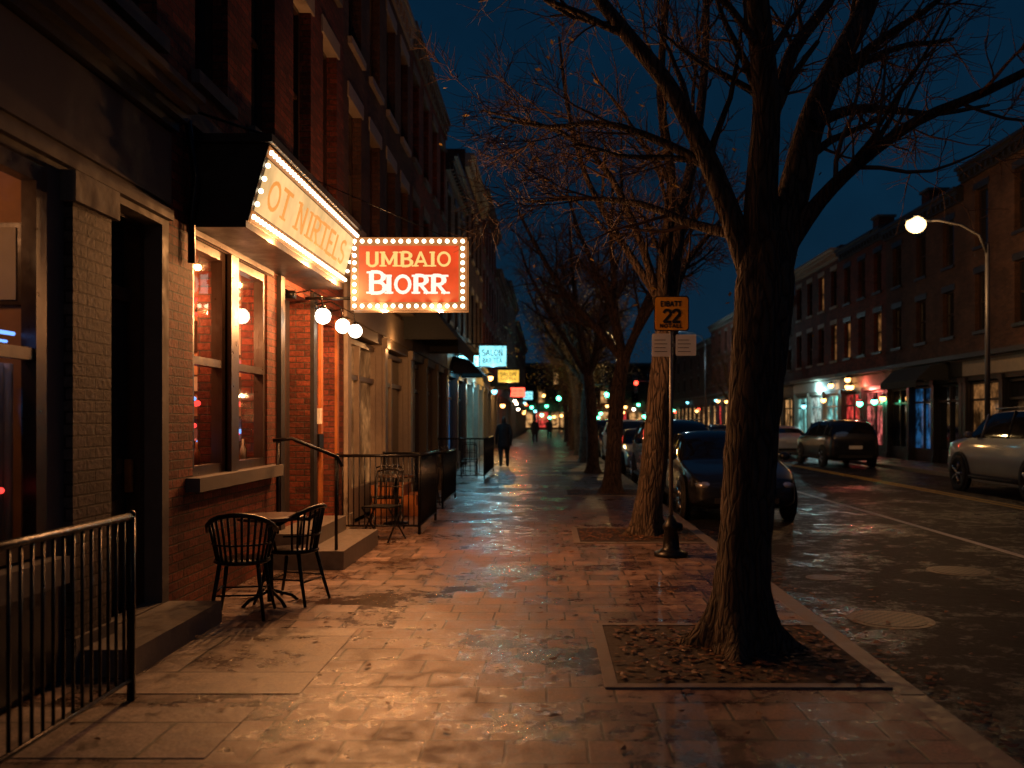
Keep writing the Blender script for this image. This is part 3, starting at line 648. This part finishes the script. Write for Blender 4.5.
for y in (20.5,22.5):
    g=MB(); g.box(-2.95,-2.4,y,y+1.1,0,.5,'frame_brown'); g.box(-2.9,-2.45,y+.05,y+1.05,.5,.52,'soil')
    r=random.Random(int(y))
    for k in range(300):
        p=Vector((r.uniform(-2.9,-2.45),y+r.uniform(.05,1.05),.52+r.random()**1.5*.4)); s=.04; a=r.uniform(0,6.28)
        d=Vector((math.cos(a),math.sin(a),r.uniform(-.4,.6)))*s; e=Vector((-math.sin(a),math.cos(a),r.uniform(-.4,.4)))*s*.5
        g.add([p-d,p+e,p+d,p-e],[(0,1,2,3)],'leaf_tree')
    g.obj('planter_box')
# ---------------------------------------------------------------- parking sign
P=Group('parking_sign',(1.45,10.6,0))
P['base'].lathe([(.2,0),(.2,.04),(.13,.07),(.1,.1),(.085,.3),(.1,.32),(.1,.36),(.07,.4),(.04,.47)],(0,0,0),'black_iron',20)
P['base'].lathe([(.05,-.06),(.06,0),(.05,.06)],(.07,0,.34),'black_iron',10,'x')
P['post'].tube([(0,0,.4),(0,0,3.05)],.024,'steel',10)
def rsign(mb,cx,cz,w,h,y,mat,r=.03):
    pts=[]
    for (sx,sz,a0) in ((1,1,0),(-1,1,90),(-1,-1,180),(1,-1,270)):
        for a in (0,30,60,90): pts.append((cx+sx*(w/2-r)+r*math.cos(R(a0+a)),cz+sz*(h/2-r)+r*math.sin(R(a0+a))))
    n=len(pts); vs=[(p[0],y,p[1]) for p in pts]+[(p[0],y+.004,p[1]) for p in pts]
    mb.add(vs,[tuple(range(n)),tuple(range(2*n-1,n-1,-1))]+[(k,(k+1)%n,n+(k+1)%n,n+k) for k in range(n)],mat)
rsign(P['plate'],0,2.85,.41,.41,-.036,'ink'); rsign(P['plate'],0,2.85,.385,.385,-.041,'sign_yellow')
letters(P['legend'],'22',(-.1,-.042,2.75),U,V,NN,.14,'ink',.24,False,width=.21)
letters(P['legend'],'EIBATT',(-.13,-.042,2.935),U,V,NN,.055,'ink',.24,False,width=.25)
letters(P['legend'],'NOTALL',(-.14,-.042,2.685),U,V,NN,.04,'ink',.24,False,width=.27)
rsign(P['plate'],-.12,2.48,.22,.27,-.036,'sign_white',r=.015); rsign(P['plate'],.17,2.48,.24,.25,-.036,'sign_white',r=.015)
for cx in (-.2,.075):
    for k in range(4): P['legend'].box(cx,cx+.15-.02*(k%2),-.039,-.037,2.4+.045*k,2.407+.045*k,'ink')
P['bracket'].box(-.2,.26,-.031,-.029,2.46,2.5,'steel')
P.done()
# ---------------------------------------------------------------- trees
def wander(r,p,d,Ln,rad,k,up=.08,j=.22,end=.45):
    pts=[Vector(p)];rs=[rad]; d=Vector(d).normalized()
    for i in range(k):
        d=(d+Vector((r.uniform(-j,j),r.uniform(-j,j),r.uniform(-j,j)+up))).normalized()
        pts.append(pts[-1]+d*Ln/k); rs.append(rad*(1-(1-end)*(i+1)/k))
    return pts,rs
def sprout(mb,r,pts,rs,depth,dens,Lf,minr=.003,lmin=.25,t0=.2):
    if depth<=0: return
    tot=sum((b_-a).length for a,b_ in zip(pts,pts[1:]))
    n=max(2,int(dens+r.random()))
    for k in range(n):
        t=r.uniform(t0,1.0)*(len(pts)-1); i=min(int(t),len(pts)-2); fr=t-i
        p=pts[i].lerp(pts[i+1],fr); rd=rs[i]*(1-fr)+rs[i+1]*fr
        td=(pts[i+1]-pts[i]).normalized()
        sd=td.cross(Vector((r.uniform(-1,1),r.uniform(-1,1),r.uniform(-1,1)))).normalized()
        d=(td*r.uniform(.5,1.0)+sd*r.uniform(.5,.9))
        cl=max(lmin,tot*r.uniform(.35,.7)*Lf); cr=max(minr,min(rd*r.uniform(.35,.55),.045))
        kk=6 if depth>2 else (5 if depth>1 else 4)
        cp,cs=wander(r,p,d,cl,cr,kk,up=.04,j=.2,end=.35)
        mb.tube(cp,cs,'bark' if cr>.02 else 'twig',6 if cr>.03 else (4 if cr>.012 else 3),cap=False)
        sprout(mb,r,cp,cs,depth-1,dens*.8,Lf,minr,lmin,.15)
def smoothp(pts,rs,sub=4):
    P_=[Vector(p) for p in pts]; out=[];ro=[]
    for i in range(len(P_)-1):
        a=P_[max(i-1,0)];b_=P_[i];c=P_[i+1];d=P_[min(i+2,len(P_)-1)]
        for s_ in range(sub):
            t=s_/sub; out.append(.5*((2*b_)+(-a+c)*t+(2*a-5*b_+4*c-d)*t*t+(-a+3*b_-3*c+d)*t**3)); ro.append(rs[i]*(1-t)+rs[i+1]*t)
    out.append(P_[-1]);ro.append(rs[-1]); return out,ro
def trunk(mb,pts,rs,seed,n=28,roots=.13):
    r=random.Random(seed); P_,Q=smoothp(pts,rs,8); vs=[];fs=[]
    ph=[r.uniform(0,6.28) for _ in range(4)]
    for i,(p,rad) in enumerate(zip(P_,Q)):
        h=p.z
        for k in range(n):
            a=2*math.pi*k/n; fl=math.exp(-max(h,0)*6.5)
            rr=rad*(1+.05*math.sin(3*a+ph[0]+h)+.04*math.sin(5*a+ph[1]-h*1.5)+r.uniform(-.035,.035))+fl*roots*(.35+max(0,math.sin(4*a+ph[2]))**1.5*2.0)
            vs.append((p.x+rr*math.cos(a),p.y+rr*math.sin(a),p.z))
    for i in range(len(P_)-1):
        for k in range(n): fs.append((i*n+k,i*n+(k+1)%n,(i+1)*n+(k+1)%n,(i+1)*n+k))
    fs.append(tuple((len(P_)-1)*n+k for k in range(n)))
    mb.add(vs,fs,'bark',True)
def px(Y): return lambda x,y,dy=0:((x-548)*(Y)/900,Y+dy,1.6+(420-y)*Y/900)
def leafs(mb,r,pts,n,mat,sg=.25):
    for k in range(n):
        p=pts[r.randrange(len(pts))]+Vector((r.gauss(0,sg),r.gauss(0,sg),r.gauss(0,sg))); s=r.uniform(.03,.06); a=r.uniform(0,6.28)
        d=Vector((math.cos(a),math.sin(a),r.uniform(-.6,.6)))*s; e=Vector((-math.sin(a),math.cos(a),r.uniform(-.6,.6)))*s*.5
        mb.add([p-d,p+e,p+d,p-e],[(0,1,2,3)],mat)
r=random.Random(11); q=px(6.3); t=MB()
trunk(t,[(1.34,6.3,-.03),(1.35,6.3,.35),q(746,520),q(751,440),q(758,360),q(764,290),q(767,235)],[.20,.185,.18,.178,.183,.2,.16],4)
limbs=[([q(756,285),q(735,225,.02),q(708,150,.1),q(672,75,.2),q(630,15,.3),q(590,-60,.6),q(540,-170,1)],[.11,.085,.072,.062,.055,.045,.025],6),
 ([q(762,265),q(760,190,-.05),q(763,110,-.1),q(752,30,-.2),q(742,-60,-.3),q(750,-220,-.6)],[.15,.115,.095,.085,.075,.04],7),
 ([q(773,265),q(796,190,.05),q(815,120,.1),q(842,60,.15),q(880,-10,.3),q(930,-120,.5)],[.15,.115,.1,.085,.075,.04],7),
 ([q(784,250),q(815,205,-.1),q(850,170,-.2),q(900,135,-.3),q(950,118,-.5),q(1030,82,-.7),q(1130,40,-1)],[.08,.055,.043,.036,.03,.024,.014],7),
 ([q(812,125),q(860,100,.2),q(915,85,.5),q(985,75,.8),q(1080,40,1.3)],[.045,.036,.03,.022,.012],6),
 ([q(740,235),q(700,215,.3),q(650,180,.7),q(590,160,1.1),q(520,150,1.5)],[.045,.034,.027,.018,.009],8),
 ([q(715,165,.1),q(670,130,.3),q(610,95,.6),q(550,85,.9),q(480,60,1.2)],[.04,.032,.024,.017,.008],8),
 ([q(768,120,-.1),q(800,40,.2),q(850,-30,.5),q(900,-120,.8)],[.06,.05,.04,.025],5)]
for pts,rs,dn in limbs:
    P_,Q=smoothp(pts,rs,3); t.tube(P_,Q,'bark',12,cap=False); sprout(t,r,P_,Q,3,dn+1.5,.62,.0036)
t.obj('street_tree')
r=random.Random(21); q=px(12.5); t=MB()
trunk(t,[(1.36,12.5,-.03),(1.38,12.5,.35),q(652,480),q(658,420),q(664,360),q(668,320)],[.2,.19,.185,.175,.17,.15],8,roots=.08)
limbs=[([q(668,340),q(672,280),q(684,210,.2),q(702,130,.5),q(715,40,.8),q(720,-80,1)],[.12,.105,.09,.075,.06,.035]),
 ([q(664,340),q(662,270,-.2),q(668,190,-.4),q(655,110,-.6),q(660,10,-.9)],[.11,.09,.07,.055,.035]),
 ([q(662,320),q(640,250,-.3),q(605,190,-.8),q(560,160,-1.2),q(490,150,-1.6)],[.07,.052,.04,.028,.012]),
 ([q(660,300),q(625,240,.3),q(590,170,.6),q(570,90,.9),q(560,0,1.2)],[.07,.052,.042,.032,.018]),
 ([q(672,310),q(690,260,.4),q(730,210,.8),q(780,150,1.2)],[.06,.045,.035,.018])]
for pts,rs in limbs:
    P_,Q=smoothp(pts,rs,3); t.tube(P_,Q,'bark',8,cap=False); sprout(t,r,P_,Q,3,9,.6,.0055); leafs(t,r,P_[4:],40,'leaf_tree',.6)
t.obj('street_tree')
def gtree(seed,leafn=0,lean=.3,dens=9):
    r=random.Random(seed); t=MB()
    trunk(t,[(0,0,-.03),(.02,0,.4),(.06,0,1.2),(.14*lean*3,0,2.2),(.3*lean*3,0,3.0)],[.19,.18,.17,.17,.14],seed,18,.08)
    top=Vector((.3*lean*3,0,2.9))
    for k in range(6):
        a=k*1.05+r.uniform(-.3,.3); sp=r.uniform(.3,.75)
        P_,Q=wander(r,top,(math.cos(a)*sp,math.sin(a)*sp,1),r.uniform(3.6,5),.1,8,up=.08,j=.14,end=.3)
        t.tube(P_,Q,'bark',7,cap=False); sprout(t,r,P_,Q,3,dens,.55,.0075,.35)
        if leafn:
            sub=[]
            for i in range(26):
                b_=P_[r.randrange(1,len(P_))]; sub.append(b_+Vector((r.gauss(0,.8),r.gauss(0,.8),r.gauss(-.4,.7))))
            leafs(t,r,sub,leafn,'leaf_tree',.24)
    return t
ga=gtree(31).obj('street_tree',loc=(1.4,19.8,0)); gb=gtree(32,800).obj('street_tree',loc=(1.35,34,0),rot=1)
def inst(o,loc,rot,s=1):
    n=bpy.data.objects.new('street_tree',o.data); COL.objects.link(n); n.location=loc; n.rotation_euler=(0,0,rot); n.scale=(s,s,s)
inst(ga,(1.35,27,0),2.2); inst(gb,(1.4,41,0),3.9,1.05); inst(gb,(1.35,48,0),.5); inst(ga,(1.4,55,0),1.5); inst(gb,(1.4,66,0),2.5)
inst(gb,(12.8,62,0),1,.85)
# ---------------------------------------------------------------- cars
def car(loc,rot,kind,pt,sc=1):
    g=Group('parked_car',loc,rot,sc)
    if kind=='sedan':
        S_=[(0,.32,.60,None,.66),(.08,.24,.70,None,.80),(.4,.2,.80,None,.87),(.9,.2,.88,None,.90),(1.25,.2,.95,.97,.90),(1.75,.2,.97,1.28,.90),(2.2,.2,.97,1.45,.90),(2.9,.2,.98,1.46,.90),(3.5,.2,1.0,1.36,.90),(4.05,.2,1.03,1.08,.89),(4.45,.24,1.0,None,.85),(4.6,.32,.85,None,.76)]; Ln=4.6; wr=.33
    else:
        S_=[(0,.36,.80,None,.72),(.06,.28,.94,None,.85),(.35,.24,1.04,None,.91),(.8,.24,1.09,None,.93),(1.05,.24,1.12,1.15,.93),(1.4,.24,1.13,1.48,.93),(1.75,.24,1.13,1.69,.93),(2.8,.24,1.14,1.74,.93),(3.8,.24,1.15,1.71,.93),(4.3,.24,1.15,1.62,.92),(4.52,.28,1.13,1.17,.89),(4.62,.36,.98,None,.82)]; Ln=4.62; wr=.37
    rings=[]
    for (y,zb_,zt_,rf,hw) in S_:
        mid=(zb_+zt_)/2
        half=[(0,zb_),(hw*.85,zb_),(hw*.98,zb_+.12),(hw,mid+.05),(hw*.95,zt_)]
        if rf is None: half+=[(hw*.82,zt_+.02),(hw*.45,zt_+.045),(0,zt_+.055)]
        else:
            k=min(1,(rf-zt_)/.4); half+=[(hw*(.86-.08*k),rf-.05*k),(hw*.5,rf),(0,rf+.02)]
        ring=half+[(-x,z) for x,z in half[-2:0:-1]]
        rings.append([(x,y-Ln/2,z) for x,z in ring])
    n=len(rings[0]); mb=g['body']
    vs=[p for r_ in rings for p in r_]; o=len(mb.v); mb.v+=vs
    pi,gi=mb.mi(pt),mb.mi('car_glass')
    for i in range(len(rings)-1):
        A_,B_=S_[i],S_[i+1]; gh=A_[3] is not None and B_[3] is not None
        slope=abs((A_[3] or A_[2])-(B_[3] or B_[2]))
        for k in range(n):
            k2=(k+1)%n; f=[o+i*n+k,o+i*n+k2,o+(i+1)*n+k2,o+(i+1)*n+k]; mt=pi
            kk=k if k<7 else n-1-k
            if gh and kk==4: mt=gi
            if gh and kk in (5,6) and slope>.15: mt=gi
            mb.f.append(f); mb.m.append(mt); mb.sm.append(True)
    mb.f.append([o+k for k in range(n)][::-1]); mb.m.append(pi); mb.sm.append(True)
    e=o+(len(rings)-1)*n; mb.f.append([e+k for k in range(n)]); mb.m.append(pi); mb.sm.append(True)
    hw=S_[5][4]; zc=wr
    for y in (.85-Ln/2,Ln-.9-Ln/2):
        for sx in (-1,1):
            x=sx*hw
            g['wheel_arches'].lathe([(wr+.07,-.02*sx),(wr+.07,.012*sx),(wr+.03,.014*sx)],(x,y,zc+.02),'tyre',24,'x')
            pr=[(wr*.6,-.12),(wr,-.11),(wr,.03),(wr*.93,.05),(wr*.68,.045),(wr*.66,.02)]
            g['wheels'].lathe([(a,b_*sx) for a,b_ in pr],(x,y,zc),'tyre',26,'x')
            g['wheels'].lathe([(.05,.03*sx),(.07,.04*sx),(.02,.05*sx)],(x,y,zc),'rim',12,'x')
            for s_ in range(5):
                a=s_*1.2566; g['wheels'].tube([(x+.035*sx,y+.04*math.cos(a),zc+.04*math.sin(a)),(x+.035*sx,y+wr*.66*math.cos(a),zc+wr*.66*math.sin(a))],[.03,.035],'rim',5)
    for sx in (-1,1):
        for i in ((6,7,8) if kind=='sedan' else (6,7,8,9)):
            A_=S_[i]; k=min(1,(A_[3]-A_[2])/.4)
            g['pillars'].tube([(sx*A_[4]*.945,A_[0]-Ln/2,A_[2]-.01),(sx*A_[4]*(.86-.08*k),A_[0]-Ln/2,A_[3]-.07)],.024,pt if i!=7 else 'tyre',6)
        if kind!='sedan': g['roof_rails'].tube([(sx*.66,yy-Ln/2,1.74-.02*abs(yy-2.9)) for yy in (1.9,2.4,3.0,3.6,4.2)],.018,'steel',6)
        g['cladding'].tube([(sx*(hw*.985),yy-Ln/2,.33) for yy in (1.3,2.2,3.0,3.4)],.05,'tyre',6)
    yf_=-Ln/2; zt_=S_[1][2]
    for sx in (-1,1):
        g['headlights'].ball((sx*.62,yf_+.13,zt_-.08),.1,'lens',12,8,(1.7,1.1,.75)); g['tail_lights'].ball((sx*.66,-yf_-.12,S_[-2][2]-.14),.1,'tail_dim',12,8,(1.5,.8,1.1))
        g['mirrors'].ball((sx*(hw+.08),yf_+1.45,S_[5][2]+.06),.08,pt,10,6,(1.2,.7,.9))
    g['grille'].box(-.42,.42,yf_-.025,yf_+.1,.48,.60,'tyre'); g['grille'].box(-.5,.5,yf_-.03,yf_+.1,.34,.42,'tyre')
    for k in range(3): g['grille'].box(-.4,.4,yf_-.032,yf_-.02,.50+.035*k,.507+.035*k,'rim')
    g['plate'].box(-.2,.2,yf_-.04,yf_-.033,.43,.475,'sign_white'); g['plate'].box(-.24,.24,-yf_+.01,-yf_+.03,.68,.8,'sign_white')
    g['bumper'].box(-.6,.6,-yf_-.05,-yf_+.02,.36,.46,'tyre')
    g.done(); bo=g.obs['body']; me=bo.data
    at=me.attributes.new('crease_edge','FLOAT','EDGE')
    for ed in me.edges:
        a,b_=ed.vertices[0],ed.vertices[1]; ka,kb=a%n,b_%n
        if ka==kb and ka in (4,n-4): at.data[ed.index].value=.75
        elif ka==kb and ka in (5,n-5,2,n-2): at.data[ed.index].value=.45
        elif a//n==b_//n and a//n in (4,): at.data[ed.index].value=.5
    ss=bo.modifiers.new('s','SUBSURF'); ss.levels=2; ss.render_levels=2
    return g
zr=-.12
car((3.25,17.1,zr),0,'sedan','paint_black',1.04)
car((3.25,23.2,zr),0,'suv','paint_blue'); car((3.2,29.5,zr),0,'sedan','paint_silver'); car((3.2,36,zr),0,'suv','paint_white'); car((3.2,42.5,zr),0,'sedan','paint_black'); car((3.2,49,zr),0,'suv','paint_silver')
car((11.15,20.4,zr),math.pi,'suv','paint_silver',1.15); car((11.0,34.5,zr),math.pi,'suv','paint_black'); car((10.9,42.5,zr),math.pi,'sedan','paint_white'); car((11,50,zr),math.pi,'suv','paint_blue'); car((11,58,zr),math.pi,'sedan','paint_silver')
# ---------------------------------------------------------------- street lamps
def lamp(bx,by,dx,H=7.3,power=900,col=(1,.62,.28),mat='lamp_head',r=.13):
    g=Group('street_lamp',(bx,by,0)); f=g['pole']
    f.lathe([(.16,0),(.16,.3),(.1,.4),(.085,.5)],(0,0,0),'steel',14); f.tube([(0,0,.4),(0,0,H-.6)],[.085,.06],'steel',10)
    f.tube([(0,0,H-.9),(dx*.12,0,H-.35),(dx*.4,0,H-.05),(dx*.75,0,H+.08),(dx,0,H+.05)],[.05,.045,.04,.035,.035],'steel',8)
    g['head'].ball((dx*1.08,0,H+.1),.26,'steel',14,8,(1.3,.6,.3)); g['lens'].ball((dx*1.08,0,H-.05),r,mat,14,8,(1.2,1,1))
    g.done(); light('bulb',(dx*1.08,0,H-.1-r-.06),power,col,.05,g.e); return g
lamp(12.6,25.8,-1.9,7.25,330,(1,.5,.18),r=.24)
lamp(1.7,-4.5,-1.2,6.5,55,(1,.6,.33))
lamp(12.6,72,-2.5,8.6,300,(.7,.95,1),'lamp_cool',.28)
lamp(2.9,37.5,-.6,5.2,200,(1,.6,.22),r=.09)  # lamp added between the trees to light the far leaves
# ---------------------------------------------------------------- signs down the street
def boxsign(name,x0,x1,y,z0,z1,mat,p=0,col=None):
    g=Group(name); g['case'].box(x0,x1,y+.02,y+.16,z0,z1,'marquee_metal'); g['face'].box(x0+.03,x1-.03,y,y+.02,z0+.03,z1-.03,mat); g['face'].box(x0+.03,x1-.03,y+.16,y+.18,z0+.03,z1-.03,mat)
    g['bracket'].tube([(-2.99,y+.09,z1+.05),(x1,y+.09,z1+.05)],.02,'black_iron',6)
    w_=x1-x0; letters(g['lettering'],'SALON',(x0+.12*w_,y-.001,z0+(z1-z0)*.52),(1,0,0),(0,0,1),(0,-1,0),(z1-z0)*.26,'ink',.12,False,width=w_*.75)
    letters(g['lettering'],'BAR TEA',(x0+.14*w_,y-.001,z0+(z1-z0)*.18),(1,0,0),(0,0,1),(0,-1,0),(z1-z0)*.2,'ink',.12,False,width=w_*.7)
    g.done()
    if p: light('sign_light',((x0+x1)/2,y-.15,z0-.05),p,col,.05,g.e)
boxsign('shop_sign',-2.55,-1.5,33,3.55,4.35,'cyan_sign',75,(.25,.75,1))
boxsign('shop_sign',-2.3,-1.3,41,3.3,3.9,'yellow_sign_l',90,(1,.55,.12))
boxsign('shop_sign',-2.3,-1.4,55,3.0,3.6,'red_light',40,(1,.1,.05))
boxsign('shop_sign',-2.9,-2.2,29,3.3,3.7,'cyan_light',30,(.2,.75,1))
boxsign('shop_sign',-2.0,-1.2,72,3.2,3.9,'cyan_sign')
light('shop_downlight',(-2.7,36,2.9),50,(.3,.85,1),.05); light('shop_downlight',(-2.7,48,2.9),80,(1,.5,.16),.05)
light('shop_downlight',(-2.7,17,2.95),18,(1,.45,.15),.04)
light('shop_downlight',(14.2,48,3.2),110,(.5,.95,1),.05); light('shop_downlight',(14.2,41,3.0),80,(1,.16,.12),.05); light('shop_downlight',(14.2,60,3.2),90,(1,.5,.2),.05)
def traffic(x,y,z,mat,arm):
    g=Group('traffic_light'); g['pole'].tube([(x+arm,y+.2,0),(x+arm,y+.2,z+.6)],.09,'steel'); g['pole'].tube([(x+arm,y+.2,z+.5),(x,y+.2,z+.6)],.05,'steel')
    g['housing'].box(x-.18,x+.18,y,y+.15,z-.6,z+.6,'dark_paint')
    for k in range(3): g['lenses'].lathe([(.13,-.02),(.13,.0)],(x,y,z+.38-.38*k),'ink',16,'y')
    zz={'red_light':.38,'amber_light':0,'green_light':-.38}[mat]
    g['lit_lens'].ball((x,y-.06,z+zz),.22,mat,14,8); g.done()
traffic(1.05,88,4.1,'green_light',1.2); traffic(5.2,80,4.2,'green_light',-2.6); traffic(2.8,125,5.5,'red_light',-1.2); traffic(9,92,5,'red_light',3); traffic(-.6,126,5.0,'amber_light',-.8)
r=random.Random(77)
cols=['amber_light','amber_light','globe_glow','cyan_light','red_light','green_light','amber_light']
for k in range(40):  # randomly placed lanterns, added as blurred light spots along the facades
    y=r.uniform(38,118); left=r.random()<.45; x=-2.9 if left else 14.4; z=r.uniform(2.4,3.6)
    g=MB(); sx=1 if left else -1
    g.tube([(x-sx*.08,y,z+.1),(x+sx*.25,y,z+.12)],.02,'black_iron',6); g.lathe([(.06,.1),(.14,.0)],(x+sx*.25,y,z),'black_iron',12); g.ball((x+sx*.25,y,z-.06),.14,r.choice(cols),10,6); g.obj('bokeh_lantern')
for k in range(30):  # more added glow balls that brighten the end of the street
    x=-3+k*.85+r.uniform(-.3,.3); z=r.uniform(1.8,4.3)
    g=MB(); g.tube([(x,149.95,z+.2),(x,149.6,z+.25)],.03,'black_iron',6); g.lathe([(.08,.3),(.25,.15)],(x,149.6,z),'black_iron',12); g.ball((x,149.6,z),.26,r.choice(cols),10,6); g.obj('bokeh_lantern')
def lights_car(x,y):
    g=car((x,y,zr),0,'sedan','paint_black')
    for sx in (-1,1):
        mb=MB(); mb.ball((sx*.62,-2.3,.62),.13,'globe_glow',10,6); mb.obj('headlamp_glow',g.e)
lights_car(7.6,95); lights_car(7.4,66); lights_car(5.4,120)
# ---------------------------------------------------------------- person walking away
def person(loc,rot,h=1.7):
    J=[(0,0,.95),(0,.0,1.15),(0,-.01,1.38),(0,0,1.49),(0,.02,1.56),(0,.03,1.64),
       (.1,0,.9),(.12,.14,.52),(.12,-.02,.1),(.13,.14,.04),
       (-.1,0,.9),(-.11,-.06,.5),(-.11,-.34,.16),(-.11,-.26,.04),
       (.19,0,1.4),(.25,-.08,1.12),(.24,.0,.86),(.24,.03,.79),
       (-.19,0,1.4),(-.25,.06,1.12),(-.25,.18,.88),(-.25,.22,.82)]
    Ed=[(0,1),(1,2),(2,3),(3,4),(4,5),(0,6),(6,7),(7,8),(8,9),(0,10),(10,11),(11,12),(12,13),(2,14),(14,15),(15,16),(16,17),(2,18),(18,19),(19,20),(20,21)]
    Rd=[.17,.15,.17,.065,.08,.09,.12,.085,.055,.045,.12,.085,.055,.045,.075,.06,.045,.035,.075,.06,.045,.035]
    for hnd,sx in ((17,1),(21,-1)):
        for k in range(4):
            b0=J[hnd]; J.append((b0[0]+sx*.005,b0[1]-.03+.02*k,b0[2]-.07-.01*(k in(1,2)))); Ed.append((hnd,len(J)-1)); Rd.append(.009)
        J.append((J[hnd][0],J[hnd][1]+.05,J[hnd][2]-.03)); Ed.append((hnd,len(J)-1)); Rd.append(.01)
    me=bpy.data.meshes.new('body'); me.from_pydata(J,Ed,[]); e=bpy.data.objects.new('pedestrian',None); COL.objects.link(e)
    o=bpy.data.objects.new('body',me); COL.objects.link(o); o.parent=e
    sk=o.modifiers.new('skin','SKIN'); sk.use_smooth_shade=True
    for i,v in enumerate(me.skin_vertices[0].data): v.radius=(Rd[i],Rd[i]*(.72 if i<3 else 1)); v.use_root=(i==0)
    o.modifiers.new('ss','SUBSURF').levels=1; me.materials.append(MATS['coat'])
    mb=MB(); mb.ball((0,.035,1.615),.1,'hair',14,10,(.82,.95,1.12)); mb.ball((0,.075,1.59),.075,'skin',14,10,(.9,.7,1.2)); mb.ball((0,.135,1.585),.015,'skin')
    for sx in (-1,1): mb.ball((sx*.085,.04,1.6),.022,'skin',8,6,(.5,1,1.4)); mb.ball((sx*.03,.125,1.61),.01,'ink',6,5)
    mb.obj('head',e)
    mb=MB(); mb.lathe([(.2,.62),(.205,.75),(.19,.95),(.175,1.1),(.2,1.3),(.17,1.42),(.08,1.5)],(0,0,0),'coat',18)
    for i,v in enumerate(mb.v): mb.v[i]=(v[0]*1.05,v[1]*.7,v[2])
    mb.obj('coat',e)
    e.location=loc; e.rotation_euler=(0,0,rot); e.scale=(h/1.72,)*3
person((-1.5,30.6,0),R(5)); person((-.9,62,0),R(180)); person((.1,75,0),0)
# ---------------------------------------------------------------- world
w=bpy.data.worlds.new('World'); scene.world=w; w.use_nodes=True; nt=w.node_tree
bg=nt.nodes['Background']; tc=N(nt,'ShaderNodeTexCoord'); sp=N(nt,'ShaderNodeSeparateXYZ'); L(nt,tc.outputs['Generated'],sp.inputs[0])
c=ramp(nt,sp.outputs[2],[(0,(.005,.018,.036)),(.25,(.0022,.0165,.038)),(.6,(.0016,.0125,.033))])
cl=ramp(nt,noise(nt,tc.outputs['Generated'],2.5,5),[(.35,.7),(.7,1.25)])
c=mixc(nt,1.0,c,cl,'MULTIPLY'); L(nt,c,bg.inputs[0]); bg.inputs[1].default_value=1.0
sun=light('moon',(0,0,30),.008,(.6,.75,1),0,typ='SUN'); sun.data.angle=R(10); sun.rotation_euler=(R(35),R(15),0)
# ---------------------------------------------------------------- camera
cd=bpy.data.cameras.new('camera'); cam=bpy.data.objects.new('camera',cd); COL.objects.link(cam); scene.camera=cam
cam.location=(0,0,1.6); cam.rotation_euler=(R(90),0,0); cd.sensor_width=36; cd.lens=900/1024*36; cd.shift_x=-36/1024; cd.shift_y=36/1024
cd.clip_end=1500; cd.clip_start=.05
cd.dof.use_dof=True; cd.dof.focus_distance=8.5; cd.dof.aperture_fstop=1.5
scene.view_settings.view_transform='Standard'; scene.view_settings.look='None'; scene.view_settings.exposure=0
